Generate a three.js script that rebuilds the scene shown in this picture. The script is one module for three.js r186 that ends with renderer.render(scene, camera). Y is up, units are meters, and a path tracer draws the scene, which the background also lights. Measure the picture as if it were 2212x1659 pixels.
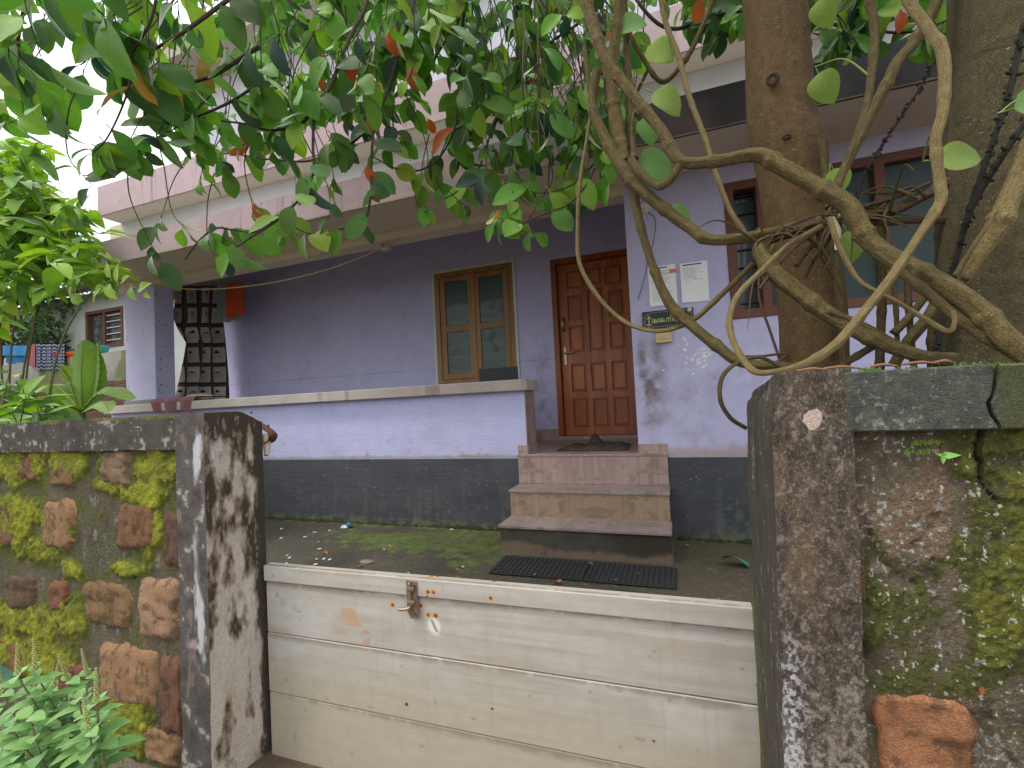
import * as THREE from 'three';
import { RoundedBoxGeometry } from 'three/addons/geometries/RoundedBoxGeometry.js';
import { mergeGeometries, toCreasedNormals } from 'three/addons/utils/BufferGeometryUtils.js';

// ---------------------------------------------------------------- camera, sky, sun, exposure
const scene = new THREE.Scene();
const FOCAL = 460;                                   // pixels at 1024 x 768
const EYE = new THREE.Vector3(0, 1.55, 0);
const camera = new THREE.PerspectiveCamera(2 * Math.atan(384 / FOCAL) * 180 / Math.PI, 1024 / 768, 0.05, 400);
camera.position.copy(EYE);
const rad = a => a * Math.PI / 180;
camera.rotation.set(rad(2.15), rad(19.5), rad(-2.82), 'YXZ');
camera.updateMatrixWorld(true);

{ // overcast sky: bright white cloud, brightest overhead
  const W = 64, H = 32, d = new Float32Array(W * H * 4);
  for (let j = 0; j < H; j++) for (let i = 0; i < W; i++) {
    const el = ((j + .5) / H - .5) * Math.PI, s = Math.max(0, Math.sin(el));
    const L = 0.95 + 0.55 * s, k = (j * W + i) * 4;
    d[k] = L * 0.97; d[k + 1] = L * 0.99; d[k + 2] = L * 1.02; d[k + 3] = 1;
  }
  const t = new THREE.DataTexture(d, W, H, THREE.RGBAFormat, THREE.FloatType);
  t.mapping = THREE.EquirectangularReflectionMapping; t.magFilter = THREE.LinearFilter; t.minFilter = THREE.LinearFilter; t.needsUpdate = true;
  scene.background = t; scene.environment = t;
}
const sun = new THREE.DirectionalLight(0xfff4e6, 1.5);
sun.position.set(-5, 12, 4.5); sun.castShadow = true; sun.shadow.radius = 26;
sun.shadow.mapSize.set(2048, 2048);
Object.assign(sun.shadow.camera, { left: -12, right: 12, top: 12, bottom: -12, near: 0.5, far: 40 });
scene.add(sun, sun.target);

const renderer = new THREE.WebGLRenderer({ antialias: true });
renderer.setSize(1024, 768);
renderer.toneMapping = THREE.LinearToneMapping;
renderer.toneMappingExposure = 1.43;
renderer.shadowMap.enabled = true;

// ---------------------------------------------------------------- helpers
const V = (x, y, z) => new THREE.Vector3(x, y, z);
function rng(seed) { let a = seed >>> 0; return () => { a = (a + 0x6D2B79F5) | 0; let t = Math.imul(a ^ (a >>> 15), 1 | a); t = (t + Math.imul(t ^ (t >>> 7), 61 | t)) ^ t; return ((t ^ (t >>> 14)) >>> 0) / 4294967296; }; }
const lerp = (a, b, t) => a + (b - a) * t, clamp = (x, a = 0, b = 1) => Math.min(b, Math.max(a, x));
const sstep = (a, b, x) => { const t = clamp((x - a) / (b - a)); return t * t * (3 - 2 * t); };
const mix3 = (a, b, t) => [a[0] + (b[0] - a[0]) * t, a[1] + (b[1] - a[1]) * t, a[2] + (b[2] - a[2]) * t];
function h2(ix, iy, s) { let h = Math.imul(ix, 374761393) + Math.imul(iy, 668265263) + Math.imul(s, 974711); h = Math.imul(h ^ (h >>> 13), 1274126177); return ((h ^ (h >>> 16)) >>> 0) / 4294967296; }
function vn(x, y, s = 1) {
  const ix = Math.floor(x), iy = Math.floor(y), fx = x - ix, fy = y - iy, u = fx * fx * (3 - 2 * fx), v = fy * fy * (3 - 2 * fy);
  const a = h2(ix, iy, s), b = h2(ix + 1, iy, s), c = h2(ix, iy + 1, s), d = h2(ix + 1, iy + 1, s);
  return a + (b - a) * u + (c - a) * v + (a - b - c + d) * u * v;
}
function fbm(x, y, o = 4, s = 1) { let r = 0, a = .5, n = 0; for (let i = 0; i < o; i++) { r += a * vn(x, y, s + i); n += a; x *= 2.03; y *= 2.03; a *= .5; } return r / n; }
const toS = c => { c = clamp(c); return (c <= .0031308 ? 12.92 * c : 1.055 * Math.pow(c, 1 / 2.4) - .055) * 255; };
// colour texture of a rectangle of surface; fn(x, y) gets metres and returns a linear base colour
function tex(w, h, x0, x1, y0, y1, fn, wrap = THREE.MirroredRepeatWrapping) {
  const d = new Uint8Array(w * h * 4);
  for (let j = 0; j < h; j++) for (let i = 0; i < w; i++) {
    const c = fn(lerp(x0, x1, (i + .5) / w), lerp(y0, y1, (j + .5) / h)), k = (j * w + i) * 4;
    d[k] = toS(c[0]); d[k + 1] = toS(c[1]); d[k + 2] = toS(c[2]); d[k + 3] = 255;
  }
  const t = new THREE.DataTexture(d, w, h); t.colorSpace = THREE.SRGBColorSpace; t.magFilter = THREE.LinearFilter; t.minFilter = THREE.LinearMipmapLinearFilter; t.generateMipmaps = true;
  t.wrapS = t.wrapT = wrap; t.needsUpdate = true; return t;
}
function grey(w, h, x0, x1, y0, y1, fn, wrap = THREE.MirroredRepeatWrapping) {
  const d = new Uint8Array(w * h * 4);
  for (let j = 0; j < h; j++) for (let i = 0; i < w; i++) { const c = clamp(fn(lerp(x0, x1, (i + .5) / w), lerp(y0, y1, (j + .5) / h))) * 255, k = (j * w + i) * 4; d[k] = d[k + 1] = d[k + 2] = c; d[k + 3] = 255; }
  const t = new THREE.DataTexture(d, w, h); t.magFilter = THREE.LinearFilter; t.minFilter = THREE.LinearMipmapLinearFilter; t.generateMipmaps = true; t.wrapS = t.wrapT = wrap; t.needsUpdate = true; return t;
}
function canvasTex(w, h, draw) {
  const c = document.createElement('canvas'); c.width = w; c.height = h; draw(c.getContext('2d'), w, h);
  const t = new THREE.CanvasTexture(c); t.colorSpace = THREE.SRGBColorSpace; return t;
}
const lin = (r, g, b) => new THREE.Color().setRGB(r, g, b);
const mat = (c, roughness = .9, o = {}) => new THREE.MeshStandardMaterial({ color: Array.isArray(c) ? lin(...c) : c, roughness, ...o });
const phys = (c, roughness, o) => new THREE.MeshPhysicalMaterial({ color: Array.isArray(c) ? lin(...c) : c, roughness, ...o });

const used = {};
function numbered(n) { if (!(n in used)) { used[n] = 0; return n; } used[n]++; return n + '_' + String(used[n]).padStart(3, '0'); }
function thing(name, label, category, group, pos) { const g = new THREE.Group(); g.name = numbered(name); g.userData = { label, category }; if (group) g.userData.group = group; if (pos) g.position.copy(pos); scene.add(g); return g; }
function part(name, geo, m, parent, kind) {
  const o = new THREE.Mesh(geo, m); o.name = name; o.castShadow = o.receiveShadow = true; if (kind) o.userData.kind = kind;
  parent.add(o); return o;
}
function solo(name, geo, m, label, category, group) {
  const o = new THREE.Mesh(geo, m); o.name = numbered(name); o.castShadow = o.receiveShadow = true; o.userData = { label, category }; if (group) o.userData.group = group; scene.add(o); return o;
}
function struct(name, geo, m) { const o = new THREE.Mesh(geo, m); o.name = name; o.castShadow = o.receiveShadow = true; o.userData.kind = 'structure'; scene.add(o); return o; }

// survey: a sight line through the point (x, y) of the 2212 x 1659 print, met with a plane of the place
const SC = 1024 / 2212;
function sight(x, y) { return V(x * SC - 512, 384 - y * SC, -FOCAL).applyQuaternion(camera.quaternion); }
function at(x, y, d) { const v = sight(x, y); return v.multiplyScalar(d / -v.z).add(EYE); }
function atX(x, y, X) { const v = sight(x, y); return v.multiplyScalar(X / v.x).add(EYE); }
function atY(x, y, Y) { const v = sight(x, y); return v.multiplyScalar((Y - EYE.y) / v.y).add(EYE); }

function box(x0, x1, y0, y1, z0, z1) { const g = new THREE.BoxGeometry(x1 - x0, y1 - y0, Math.abs(z1 - z0)); g.translate((x0 + x1) / 2, (y0 + y1) / 2, (z0 + z1) / 2); return g; }
function rbox(x0, x1, y0, y1, z0, z1, r = .006, s = 2) { const g = new RoundedBoxGeometry(x1 - x0, y1 - y0, Math.abs(z1 - z0), s, r); g.translate((x0 + x1) / 2, (y0 + y1) / 2, (z0 + z1) / 2); return g; }
// uv of a face taken from its own metres: x0..x1 and y0..y1 run 0..1 (front), side faces use z for x
function fitUV(g, x0, x1, y0, y1) {
  const p = g.attributes.position, n = g.attributes.normal, uv = new Float32Array(p.count * 2);
  for (let i = 0; i < p.count; i++) {
    const ax = Math.abs(n.getX(i)), ay = Math.abs(n.getY(i)), az = Math.abs(n.getZ(i));
    const a = ax > az && ax > ay ? p.getX(i) + p.getZ(i) : p.getX(i), b = ay > ax && ay > az ? p.getY(i) + p.getZ(i) : p.getY(i);
    uv[2 * i] = (a - x0) / (x1 - x0); uv[2 * i + 1] = (b - y0) / (y1 - y0);
  }
  g.setAttribute('uv', new THREE.BufferAttribute(uv, 2)); return g;
}
function slab(shape, z0, depth, bevel = 0) {   // outline in x/y, from z0 back by depth
  const g = new THREE.ExtrudeGeometry(shape, { depth: depth - 2 * bevel, bevelEnabled: bevel > 0, bevelThickness: bevel, bevelSize: bevel, bevelOffset: -bevel, bevelSegments: 1, curveSegments: 6 });
  g.translate(0, 0, z0 - depth + bevel); return g;
}
function rectShape(x0, x1, y0, y1, holes = []) {
  const s = new THREE.Shape([new THREE.Vector2(x0, y0), new THREE.Vector2(x1, y0), new THREE.Vector2(x1, y1), new THREE.Vector2(x0, y1)]);
  for (const [a, b, c, d] of holes) s.holes.push(new THREE.Path([new THREE.Vector2(a, c), new THREE.Vector2(a, d), new THREE.Vector2(b, d), new THREE.Vector2(b, c)]));
  return s;
}
function jitter(g, amp, freq, seed = 3) {
  const p = g.attributes.position;
  for (let i = 0; i < p.count; i++) {
    const x = p.getX(i), y = p.getY(i), z = p.getZ(i);
    const a = fbm(x * freq + z * freq * 1.7 + 11, y * freq + 5, 3, seed) - .5, b = fbm(y * freq + 31, z * freq + x * freq * 1.3, 3, seed + 9) - .5, c = fbm(z * freq * 1.9 + 71, x * freq + y * freq * .8 + 3, 3, seed + 17) - .5;
    p.setXYZ(i, x + a * 2 * amp, y + b * 2 * amp, z + c * 2 * amp);
  }
  g.computeVertexNormals(); return g;
}
function tube(pts, rads, o = {}) {
  const { rs = 8, step = .025, node = 0, nodeGap = .13, rough = 0, seed = 1, flat = 0, flute = 0 } = o;
  const c = new THREE.CatmullRomCurve3(pts, false, 'centripetal'); const L = c.getLength();
  const N = Math.max(pts.length * 2, Math.min(400, Math.ceil(L / step))), pos = [], uv = [], idx = [];
  let nrm = null, len = 0, prev = null;
  for (let i = 0; i <= N; i++) {
    const t = i / N, p = c.getPoint(t), T = c.getTangent(t).normalize();
    if (prev) len += p.distanceTo(prev); prev = p;
    if (!nrm) { nrm = Math.abs(T.y) < .9 ? V(0, 1, 0) : V(1, 0, 0); }
    nrm.sub(T.clone().multiplyScalar(nrm.dot(T))).normalize();
    const B = T.clone().cross(nrm), f = t * (rads.length - 1), k = Math.min(rads.length - 2, Math.floor(f));
    let r = rads.length > 1 ? lerp(rads[k], rads[k + 1], f - k) : rads[0];
    if (node) { const q = ((len + seed * .037) % nodeGap) / nodeGap - .5; r *= 1 + node * Math.exp(-q * q * 220) + node * .35 * (fbm(len * 14, seed, 2, 5) - .5); }
    for (let j = 0; j <= rs; j++) {
      const a = j / rs * Math.PI * 2, jj = j % rs;
      const rr = r * (1 + flute * Math.cos(a * 4 + Math.sin(len * 3 + seed) * 2) + rough * (fbm(Math.cos(jj / rs * 6.283) * 1.6 + 9 + seed, len * 7 + Math.sin(jj / rs * 6.283) * 1.6, 3, seed) - .5) * 2);
      const q = p.clone().addScaledVector(nrm, Math.cos(a) * rr).addScaledVector(B, Math.sin(a) * rr * (1 - flat));
      pos.push(q.x, q.y, q.z); uv.push(j / rs * Math.max(1, Math.round(r * 40)), len * 4);
    }
  }
  for (let i = 0; i < N; i++) for (let j = 0; j < rs; j++) { const a = i * (rs + 1) + j, b = a + rs + 1; idx.push(a, a + 1, b, b, a + 1, b + 1); }
  for (const [e, s] of [[0, 1], [N, -1]]) { const p = c.getPoint(e / N), k = pos.length / 3; pos.push(p.x, p.y, p.z); uv.push(0, 0); for (let j = 0; j < rs; j++) { const a = e * (rs + 1) + j; s > 0 ? idx.push(k, a + 1, a) : idx.push(k, a, a + 1); } }
  const g = new THREE.BufferGeometry(); g.setAttribute('position', new THREE.Float32BufferAttribute(pos, 3)); g.setAttribute('uv', new THREE.Float32BufferAttribute(uv, 2)); g.setIndex(idx); g.computeVertexNormals(); return g;
}
// a leaf: base at the origin, grows along +y, face along +z
function leafGeo(o = {}) {
  const { n = 7, L = 1, W = .55, fold = .12, curl = .25, wav = .03, wide = .5, tip = 1, seed = 1, stalk = .12 } = o;
  const pos = [], uv = [], idx = [], cols = [-1, -.55, 0, .55, 1];
  for (let i = 0; i <= n; i++) {
    const t = i / n; let w = Math.pow(Math.sin(Math.PI * Math.pow(t, wide)), o.pw || .75) * (1 - .25 * tip * t); if (i === 0 || i === n) w = .015;
    const y = t * L, bend = -curl * t * t * L;
    for (const q of cols) { const x = q * w * W / 2; pos.push(x, y * (1 - .1 * curl * t), bend + Math.abs(q) * w * W * fold + wav * Math.sin(t * 9 + q * 2 + seed) * Math.abs(q) * W); uv.push(.5 + q * w * .48, t); }
  }
  const K = cols.length;
  for (let i = 0; i < n; i++) for (let j = 0; j < K - 1; j++) { const a = i * K + j, b = a + K; idx.push(a, a + 1, b, b, a + 1, b + 1); }
  if (stalk) { // a short petiole below the blade
    const b0 = pos.length / 3, r = .018 * L; for (const [y, z] of [[0, 0], [-stalk * L, .03 * L]]) for (let k = 0; k < 3; k++) { const a = k * 2.094; pos.push(Math.cos(a) * r, y, z + Math.sin(a) * r); uv.push(.5, .02); }
    for (let k = 0; k < 3; k++) { const a = b0 + k, b = b0 + (k + 1) % 3; idx.push(a, b, a + 3, a + 3, b, b + 3); }
  }
  const g = new THREE.BufferGeometry(); g.setAttribute('position', new THREE.Float32BufferAttribute(pos, 3)); g.setAttribute('uv', new THREE.Float32BufferAttribute(uv, 2)); g.setIndex(idx); g.computeVertexNormals(); return g;
}
function basis(dir, face) { const y = dir.clone().normalize(), z = face.clone().addScaledVector(y, -face.dot(y)); if (z.lengthSq() < 1e-6) z.set(y.y, -y.x, .3); z.normalize(); return new THREE.Matrix4().makeBasis(y.clone().cross(z), y, z); }
function pose(pos, dir, face, s) { return basis(dir, face).scale(V(s, s, s)).setPosition(pos); }
function setPose(o, m) { m.decompose(o.position, o.quaternion, o.scale); }
// a hanging or lying sheet: P(u, v) gives its points
function sheet(nu, nv, P, thick = .004) {
  const pos = [], uv = [], idx = [];
  for (let i = 0; i <= nv; i++) for (let j = 0; j <= nu; j++) { const p = P(j / nu, i / nv); pos.push(p.x, p.y, p.z); uv.push(j / nu, i / nv); }
  for (let i = 0; i < nv; i++) for (let j = 0; j < nu; j++) { const a = i * (nu + 1) + j, b = a + nu + 1; idx.push(a, a + 1, b, b, a + 1, b + 1); }
  const g = new THREE.BufferGeometry(); g.setAttribute('position', new THREE.Float32BufferAttribute(pos, 3)); g.setAttribute('uv', new THREE.Float32BufferAttribute(uv, 2)); g.setIndex(idx); g.computeVertexNormals(); if (!thick) return g;
  const k = g.clone(), p = k.attributes.position, n = g.attributes.normal; for (let i = 0; i < p.count; i++) p.setXYZ(i, p.getX(i) - n.getX(i) * thick, p.getY(i) - n.getY(i) * thick, p.getZ(i) - n.getZ(i) * thick);
  return mergeGeometries([g, k]);
}

// ---------------------------------------------------------------- shared relief and materials
const plasterBump = grey(512, 512, 0, 6, 0, 6, (x, y) => .55 * fbm(x * 3, y * 3, 4, 2) + .45 * fbm(x * 22, y * 22, 3, 4));
const grit = grey(512, 512, 0, 4, 0, 4, (x, y) => .5 * fbm(x * 8, y * 8, 4, 12) + .5 * fbm(x * 40, y * 40, 2, 14));
const rep = (t, u, v) => { const c = t.clone(); c.repeat.set(u, v); c.needsUpdate = true; return c; };
const LAV = [.51, .495, .755], LAVD = [.40, .38, .60], PINK = [.46, .335, .37], CREAM = [.74, .67, .56];

// ---------------------------------------------------------------- ground
const YARD = .277, FLOOR = 1.025, ZF = -4.3, ZB = -5.8;
{
  const soil = tex(512, 512, 0, 20, 0, 20, (x, y) => mix3([.07, .05, .032], [.12, .085, .055], fbm(x * 2, y * 2, 5, 3)), THREE.MirroredRepeatWrapping);
  const g = new THREE.PlaneGeometry(240, 240); g.rotateX(-Math.PI / 2);
  struct('ground', g, mat([1, 1, 1], 1, { map: rep(soil, 12, 12), bumpMap: rep(grit, 60, 60), bumpScale: .02 }));
  const road = tex(512, 512, 0, 6, 0, 6, (x, y) => { const n = fbm(x * 9, y * 9, 4, 8); return mix3([.10, .075, .055], [.17, .13, .10], n); }, THREE.MirroredRepeatWrapping);
  const r = new THREE.PlaneGeometry(60, 5); r.rotateX(-Math.PI / 2); r.translate(0, .004, 1.0);
  struct('road', r, mat([1, 1, 1], 1, { map: rep(road, 10, 1), bumpMap: rep(grit, 40, 4), bumpScale: .015 }));
  struct('yard_base', box(-16, 7, -.2, YARD - .004, -1.75, -16), mat([.10, .075, .05], 1, { bumpMap: grit, bumpScale: .02 }));
  const mossAt = (x, z) => Math.exp(-((x + 2.6) ** 2 / .5 + (z + 3.75) ** 2 / .1)) + .9 * Math.exp(-((x + 1.9) ** 2 / .35 + (z + 3.9) ** 2 / .12)) + .7 * Math.exp(-((x + 1.65) ** 2 / .05 + (z + 3.3) ** 2 / .2)) + .5 * Math.exp(-((x + 3.4) ** 2 / .3 + (z + 4.0) ** 2 / .05)) + .8 * sstep(-4.12, -4.3, z);
  const t = tex(1024, 512, -5.5, 2.6, -4.3, -1.68, (x, z) => {
    const n = fbm(x * 2.2, z * 2.2, 5, 21), f = fbm(x * 14, z * 14, 4, 22), s = fbm(x * 60, z * 60, 2, 23);
    let c = mix3([.040, .037, .026], [.115, .102, .072], n * .8 + f * .3 - .15);
    const m = sstep(.36, .62, mossAt(x, z) * .74 + (f - .5) * .9 + (n - .5) * .55);
    c = mix3(c, mix3([.055, .07, .022], [.15, .20, .035], f * 1.2 - .2), m * .85);
    const b = sstep(-.45, .1, x) * sstep(.3, .7, n + f * .4);
    c = mix3(c, [.085, .07, .04], b * .8);
    if (fbm(x * 40, z * 40, 2, 25) > .80) c = mix3(c, [.20, .17, .12], .7); return c.map(v => v * (.65 + .7 * s));
  });
  const y = new THREE.PlaneGeometry(8.1, 2.62, 120, 40); y.rotateX(-Math.PI / 2); y.translate(-1.45, YARD, -2.99);
  const p = y.attributes.position; for (let i = 0; i < p.count; i++) p.setY(i, YARD + .008 * fbm(p.getX(i) * 3, p.getZ(i) * 3, 3, 5));
  y.computeVertexNormals(); fitUV(y, -5.5, 2.6, 0, 1); { const uv = y.attributes.uv; for (let i = 0; i < p.count; i++) uv.setXY(i, (p.getX(i) + 5.5) / 8.1, (p.getZ(i) + 4.3) / 2.62); }
  struct('yard', y, mat([1, 1, 1], .72, { map: t, bumpMap: rep(grit, 5, 2), bumpScale: .006 }));
}

{ // damp dirt and moss gathered along the foot of the plinth
  const g = [], R = rng(4); for (let x = -5.4; x < 2.6; x += .035 + R() * .05) { if (x > -1.5 && x < -.06) continue; const s = new THREE.IcosahedronGeometry(.016 + .022 * R(), 1); s.scale(1.5, .55 + .5 * R(), .8); jitter(s, .008, 30, 3); s.translate(x, YARD + .006, ZF + .016 + .03 * R()); g.push(s); }
  const o = struct('dirt_edge', mergeGeometries(g), mat([.055, .055, .022], 1, { bumpMap: grit, bumpScale: .01 })); o.userData.kind = 'stuff'; o.userData.label = 'damp mossy dirt gathered along the foot of the dark plinth'; o.userData.category = 'dirt';
}
// ---------------------------------------------------------------- the house
const house = thing('house', 'lavender single-storey house with mauve concrete sunshades and a tiled veranda', 'house');
{
  // painted plaster of the front wall beside the door: lavender with grime, soot, peeled white flakes
  const soot = [[2600, 1500, .10, .30, .75], [2640, 1440, .05, .16, .5], [2588, 1560, .06, .24, .65], [2570, 1400, .04, .2, .4], [2700, 1600, .22, .10, .22], [2860, 1510, .10, .05, .4], [2620, 1680, .1, .06, .35], [2640, 1660, .06, .05, .4], [2790, 1560, .16, .08, .25]].map(([x, y, a, b, k]) => { const p = at(x * .54, y * .54, 4.3); return [p.x, p.y, a, b, k]; });
  const R0 = rng(5), flakes = [];
  for (let i = 0; i < 90; i++) { const q = i < 55 ? [1520 + (R0() + R0() - 1) * 22, 775 + (R0() + R0() - 1) * 28] : [1478 + (R0() + R0() - 1) * 16 + i * .1, 770 + (R0() + R0() - 1) * 42]; const p = at(q[0], q[1], 4.3); flakes.push([p.x, p.y, .004 + R0() * .011, R0() * 3]); }
  for (const [x, y] of [[1524, 716], [1572, 725], [1465, 742], [1434, 800]]) { const p = at(x, y, 4.3); flakes.push([p.x, p.y, .013, 1]); }
  const lavender = (x, y, s) => { const n = fbm(x * 1.3, y * 1.3, 4, s), f = fbm(x * 9, y * 9, 4, s + 3), g = fbm(x * 40, y * 40, 2, s + 5); const c = mix3(LAV, [.57, .555, .79], n); return c.map(v => v * (.9 + .12 * f + .08 * g)); };
  const rightTex = tex(1024, 1024, -.344, 2.9, .987, 4.23, (x, y) => {
    let c = lavender(x, y, 31); const f = fbm(x * 14, y * 14, 5, 37), g = fbm(x * 5, y * 5, 4, 39);
    let k = 0; for (const [a, b, rx, ry, s] of soot) k += s * Math.exp(-((x - a) ** 2) / (rx * rx) - (y - b) ** 2 / (ry * ry));
    c = mix3(c, [.19, .15, .15], clamp(k * (f * 1.9 - .3) * 1.1));
    c = mix3(c, [.25, .24, .30], .28 * sstep(.5, .8, f * .65 + g * .4) * sstep(2.5, 1.4, y));
    c = mix3(c, [.42, .30, .22], .65 * sstep(.11, .0, y - .987 - .06 * f) );
    const wx = (fbm(x * 50, y * 50, 2, 41) - .5) * .03, wy = (fbm(x * 50 + 9, y * 50, 2, 43) - .5) * .03; for (const [a, b, r, w] of flakes) { const q1 = x - a + wx, q2 = y - b + wy, dx = q1 * Math.cos(w) + q2 * Math.sin(w), dy = (q2 * Math.cos(w) - q1 * Math.sin(w)) * 1.9; if (Math.abs(dx) < .03 && Math.abs(dy) < .03 && Math.hypot(dx * (1 + .5 * Math.sin(w)), dy * (1 + .5 * Math.cos(w))) < r * (.6 + .9 * f)) c = [.82, .82, .86]; }
    return c;
  });
  const plaster = (map, o = {}) => mat([1, 1, 1], .82, { map, bumpMap: rep(plasterBump, 3, 3), bumpScale: .004, ...o });
  const wx0 = .486, wx1 = 2.42, wy0 = 2.152, wy1 = 3.325;
  const wall = fitUV(slab(rectShape(-.344, 5.2, .987, 4.37, [[wx0, wx1, wy0, wy1]]), ZF, .24), -.344, 2.9, .987, 4.23);
  part('front_wall', wall, plaster(rightTex), house);
  part('return_wall', fitUV(box(-.344, -.104, .987, 4.37, ZF - .2405, ZB - .2), -.344, 2.9, .987, 4.23), plaster(rightTex), house);

  // veranda back wall with the door and the shuttered window
  const dx0 = -1.447, dx1 = -.36, dy1 = 3.365, vx0 = -3.196, vx1 = -1.926, vy0 = 1.80, vy1 = 3.464;
  const backTex = tex(1024, 512, -7.3, -.344, 1.0, 4.37, (x, y) => {
    let c = lavender(x, y, 51); const f = fbm(x * 9, y * 9, 5, 57), g = fbm(x * 3, y * 3, 4, 59);
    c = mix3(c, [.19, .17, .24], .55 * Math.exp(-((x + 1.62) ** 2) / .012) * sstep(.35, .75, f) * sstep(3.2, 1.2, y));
    c = mix3(c, [.22, .21, .30], .16 * sstep(.5, .8, f * .6 + g * .4));
    c = mix3(c, [.26, .25, .34], .6 * Math.exp(-((y - 2.06 - .02 * g) ** 2) / .00006) * sstep(.3, .6, f));   // a scuffed horizontal line
    return c;
  });
  part('back_wall', fitUV(slab(rectShape(-7.62, -.3445, 1.0, 4.37, [[dx0, dx1, 1.01, dy1], [vx0, vx1, vy0, vy1]]), ZB, .24), -7.3, -.344, 1.0, 4.37), plaster(backTex), house);
  part('room_wall', box(-7.3, 5.1, .9, 4.3, ZB - 1.6, ZB - 1.7), mat(LAV, .9), house);
  part('room_wall', box(4.96, 5.2, .9, 4.37, ZF - .241, ZB - 1.599), mat(LAV, .9), house);

  // dark painted plinth
  const plinthTex = tex(1024, 256, -7.6, 2.9, .277, .987, (x, y) => {
    const n = fbm(x * 2.4, y * 5, 5, 61), f = fbm(x * 16, y * 16, 4, 63), st = fbm(x * 26, y * 1.6, 3, 66);
    let c = mix3([.045, .050, .064], [.10, .105, .12], n * .7 + f * .35 - .1);
    c = mix3(c, [.16, .155, .14], .5 * sstep(.5, .75, st * .6 + f * .4) * sstep(.9, .35, y + .25 * (n - .5)));
    c = mix3(c, [.15, .17, .08], .75 * sstep(.34, .28, y - .06 * f) * sstep(.3, .6, f));
    c = mix3(c, [.13, .20, .15], .55 * sstep(.2, .6, x) * sstep(.80, .40, y) * sstep(.48, .66, f));
    if (fbm(x * 55, y * 55, 2, 68) > .87) c = mix3(c, [.35, .35, .34], .6);
    return c;
  });
  part('plinth', fitUV(box(-7.6, 5.2, .0, .985, ZF + .006, ZF - .3), -7.6, 2.9, .277, .987), plaster(plinthTex, { roughness: .7 }), house);

  // veranda floor and parapet bench
  const tileTex = tex(512, 512, 0, 1, 0, 1, (x, y) => { const s = fbm(x * 34, y * 1.3, 4, 71), g = fbm(x * 8, y * 2, 3, 73); let c = mix3([.30, .205, .18], [.48, .36, .32], s * .9 + g * .4 - .16); c = mix3(c, [.20, .15, .12], .55 * sstep(.54, .72, fbm(x * 12, y * 14, 5, 75))); if (fbm(x * 46, y * 46, 2, 77) > .84) c = c.map(v => v * .6); return c.map(v => v * (.88 + .24 * vn(x * 300, y * 260, 4))); }, THREE.MirroredRepeatWrapping);
  const tile = (o = {}) => mat([1, 1, 1], .42, { map: tileTex, ...o });
  part('veranda_floor', fitUV(box(-7.6, -.1045, .9, FLOOR, ZF - .012, ZB), 0, 1.2, 0, 1.2), tile({ roughness: .3 }), house);
  const benchTex = tex(1024, 128, -7.63, -1.40, .987, 1.65, (x, y) => {
    let c = lavender(x, y, 81).map((v, i) => v * [1.06, 1.1, 1.14][i]); const f = fbm(x * 11, y * 11, 5, 83);
    c = mix3(c, [.42, .34, .33], .6 * sstep(.64, .80, f) * sstep(1.4, 1.0, y));
    c = mix3(c, [.30, .30, .36], .2 * sstep(.5, .8, fbm(x * 3, y * 6, 5, 85)));
    return mix3(c, [.36, .31, .27], .7 * sstep(.03, .0, y - .987 - .03 * f));
  });
  part('bench_wall', fitUV(box(-7.63, -1.40, .985, 1.648, ZF, ZF - .3), -7.63, -1.40, .987, 1.65), plaster(benchTex), house);
  part('bench_end_tile', fitUV(box(-1.4, -1.392, FLOOR + .001, 1.648, ZF + .002, ZF - .302), 0, 1, 0, 1), tile(), house);
  part('skirting_tile', fitUV(box(-1.49, -1.392, .99, 1.115, ZF + .008, ZF), 0, 1, 0, 1), tile(), house);
  part('skirting_tile', fitUV(box(-1.391, -1.384, FLOOR, 1.115, ZF - .004, ZF - .304), 0, 1, 0, 1), tile(), house);
  const stoneTex = tex(1024, 128, -7.7, -1.2, 1.6, 1.8, (x, y) => { const s = fbm(x * 9, y * 3, 4, 91), f = fbm(x * 40, y * 30, 3, 93); let c = mix3([.50, .45, .42], [.36, .29, .27], sstep(-3.6, -2.6, x + .8 * (s - .5)) * .85); c = c.map(v => v * (.8 + .3 * s + .15 * f)); return fbm(x * 7, 3, 2, 95) > .77 ? c.map(v => v * .72) : c; });
  { // slab with a rounded nose at its open end
    const s = new THREE.Shape(); s.moveTo(-7.63, 4.2); s.lineTo(-1.41, 4.2); s.quadraticCurveTo(-1.36, 4.2, -1.352, 4.26); s.lineTo(-1.352, 4.64); s.quadraticCurveTo(-1.36, 4.69, -1.41, 4.69); s.lineTo(-7.63, 4.69);
    const q = new THREE.ExtrudeGeometry(s, { depth: .09, bevelEnabled: true, bevelThickness: .010, bevelSize: .010, bevelOffset: -.01, bevelSegments: 3, curveSegments: 6 });
    q.rotateX(-Math.PI / 2); q.translate(0, 1.659, 0);
    part('bench_slab', fitUV(q, -7.7, -1.2, 1.6, 1.8), mat([1, 1, 1], .6, { map: stoneTex, bumpMap: rep(plasterBump, 12, 1), bumpScale: .003 }), house);
  }
  // steps: riser tiles and thicker tread tiles on a raw cement bottom step
  const stepTile = (k) => tile({ color: lin(...k) });
  const st = part('entrance_steps', box(-1.47, -.115, YARD - .02, .744, ZF + .005, -3.985), mat([.11, .10, .085], .9), house);
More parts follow.
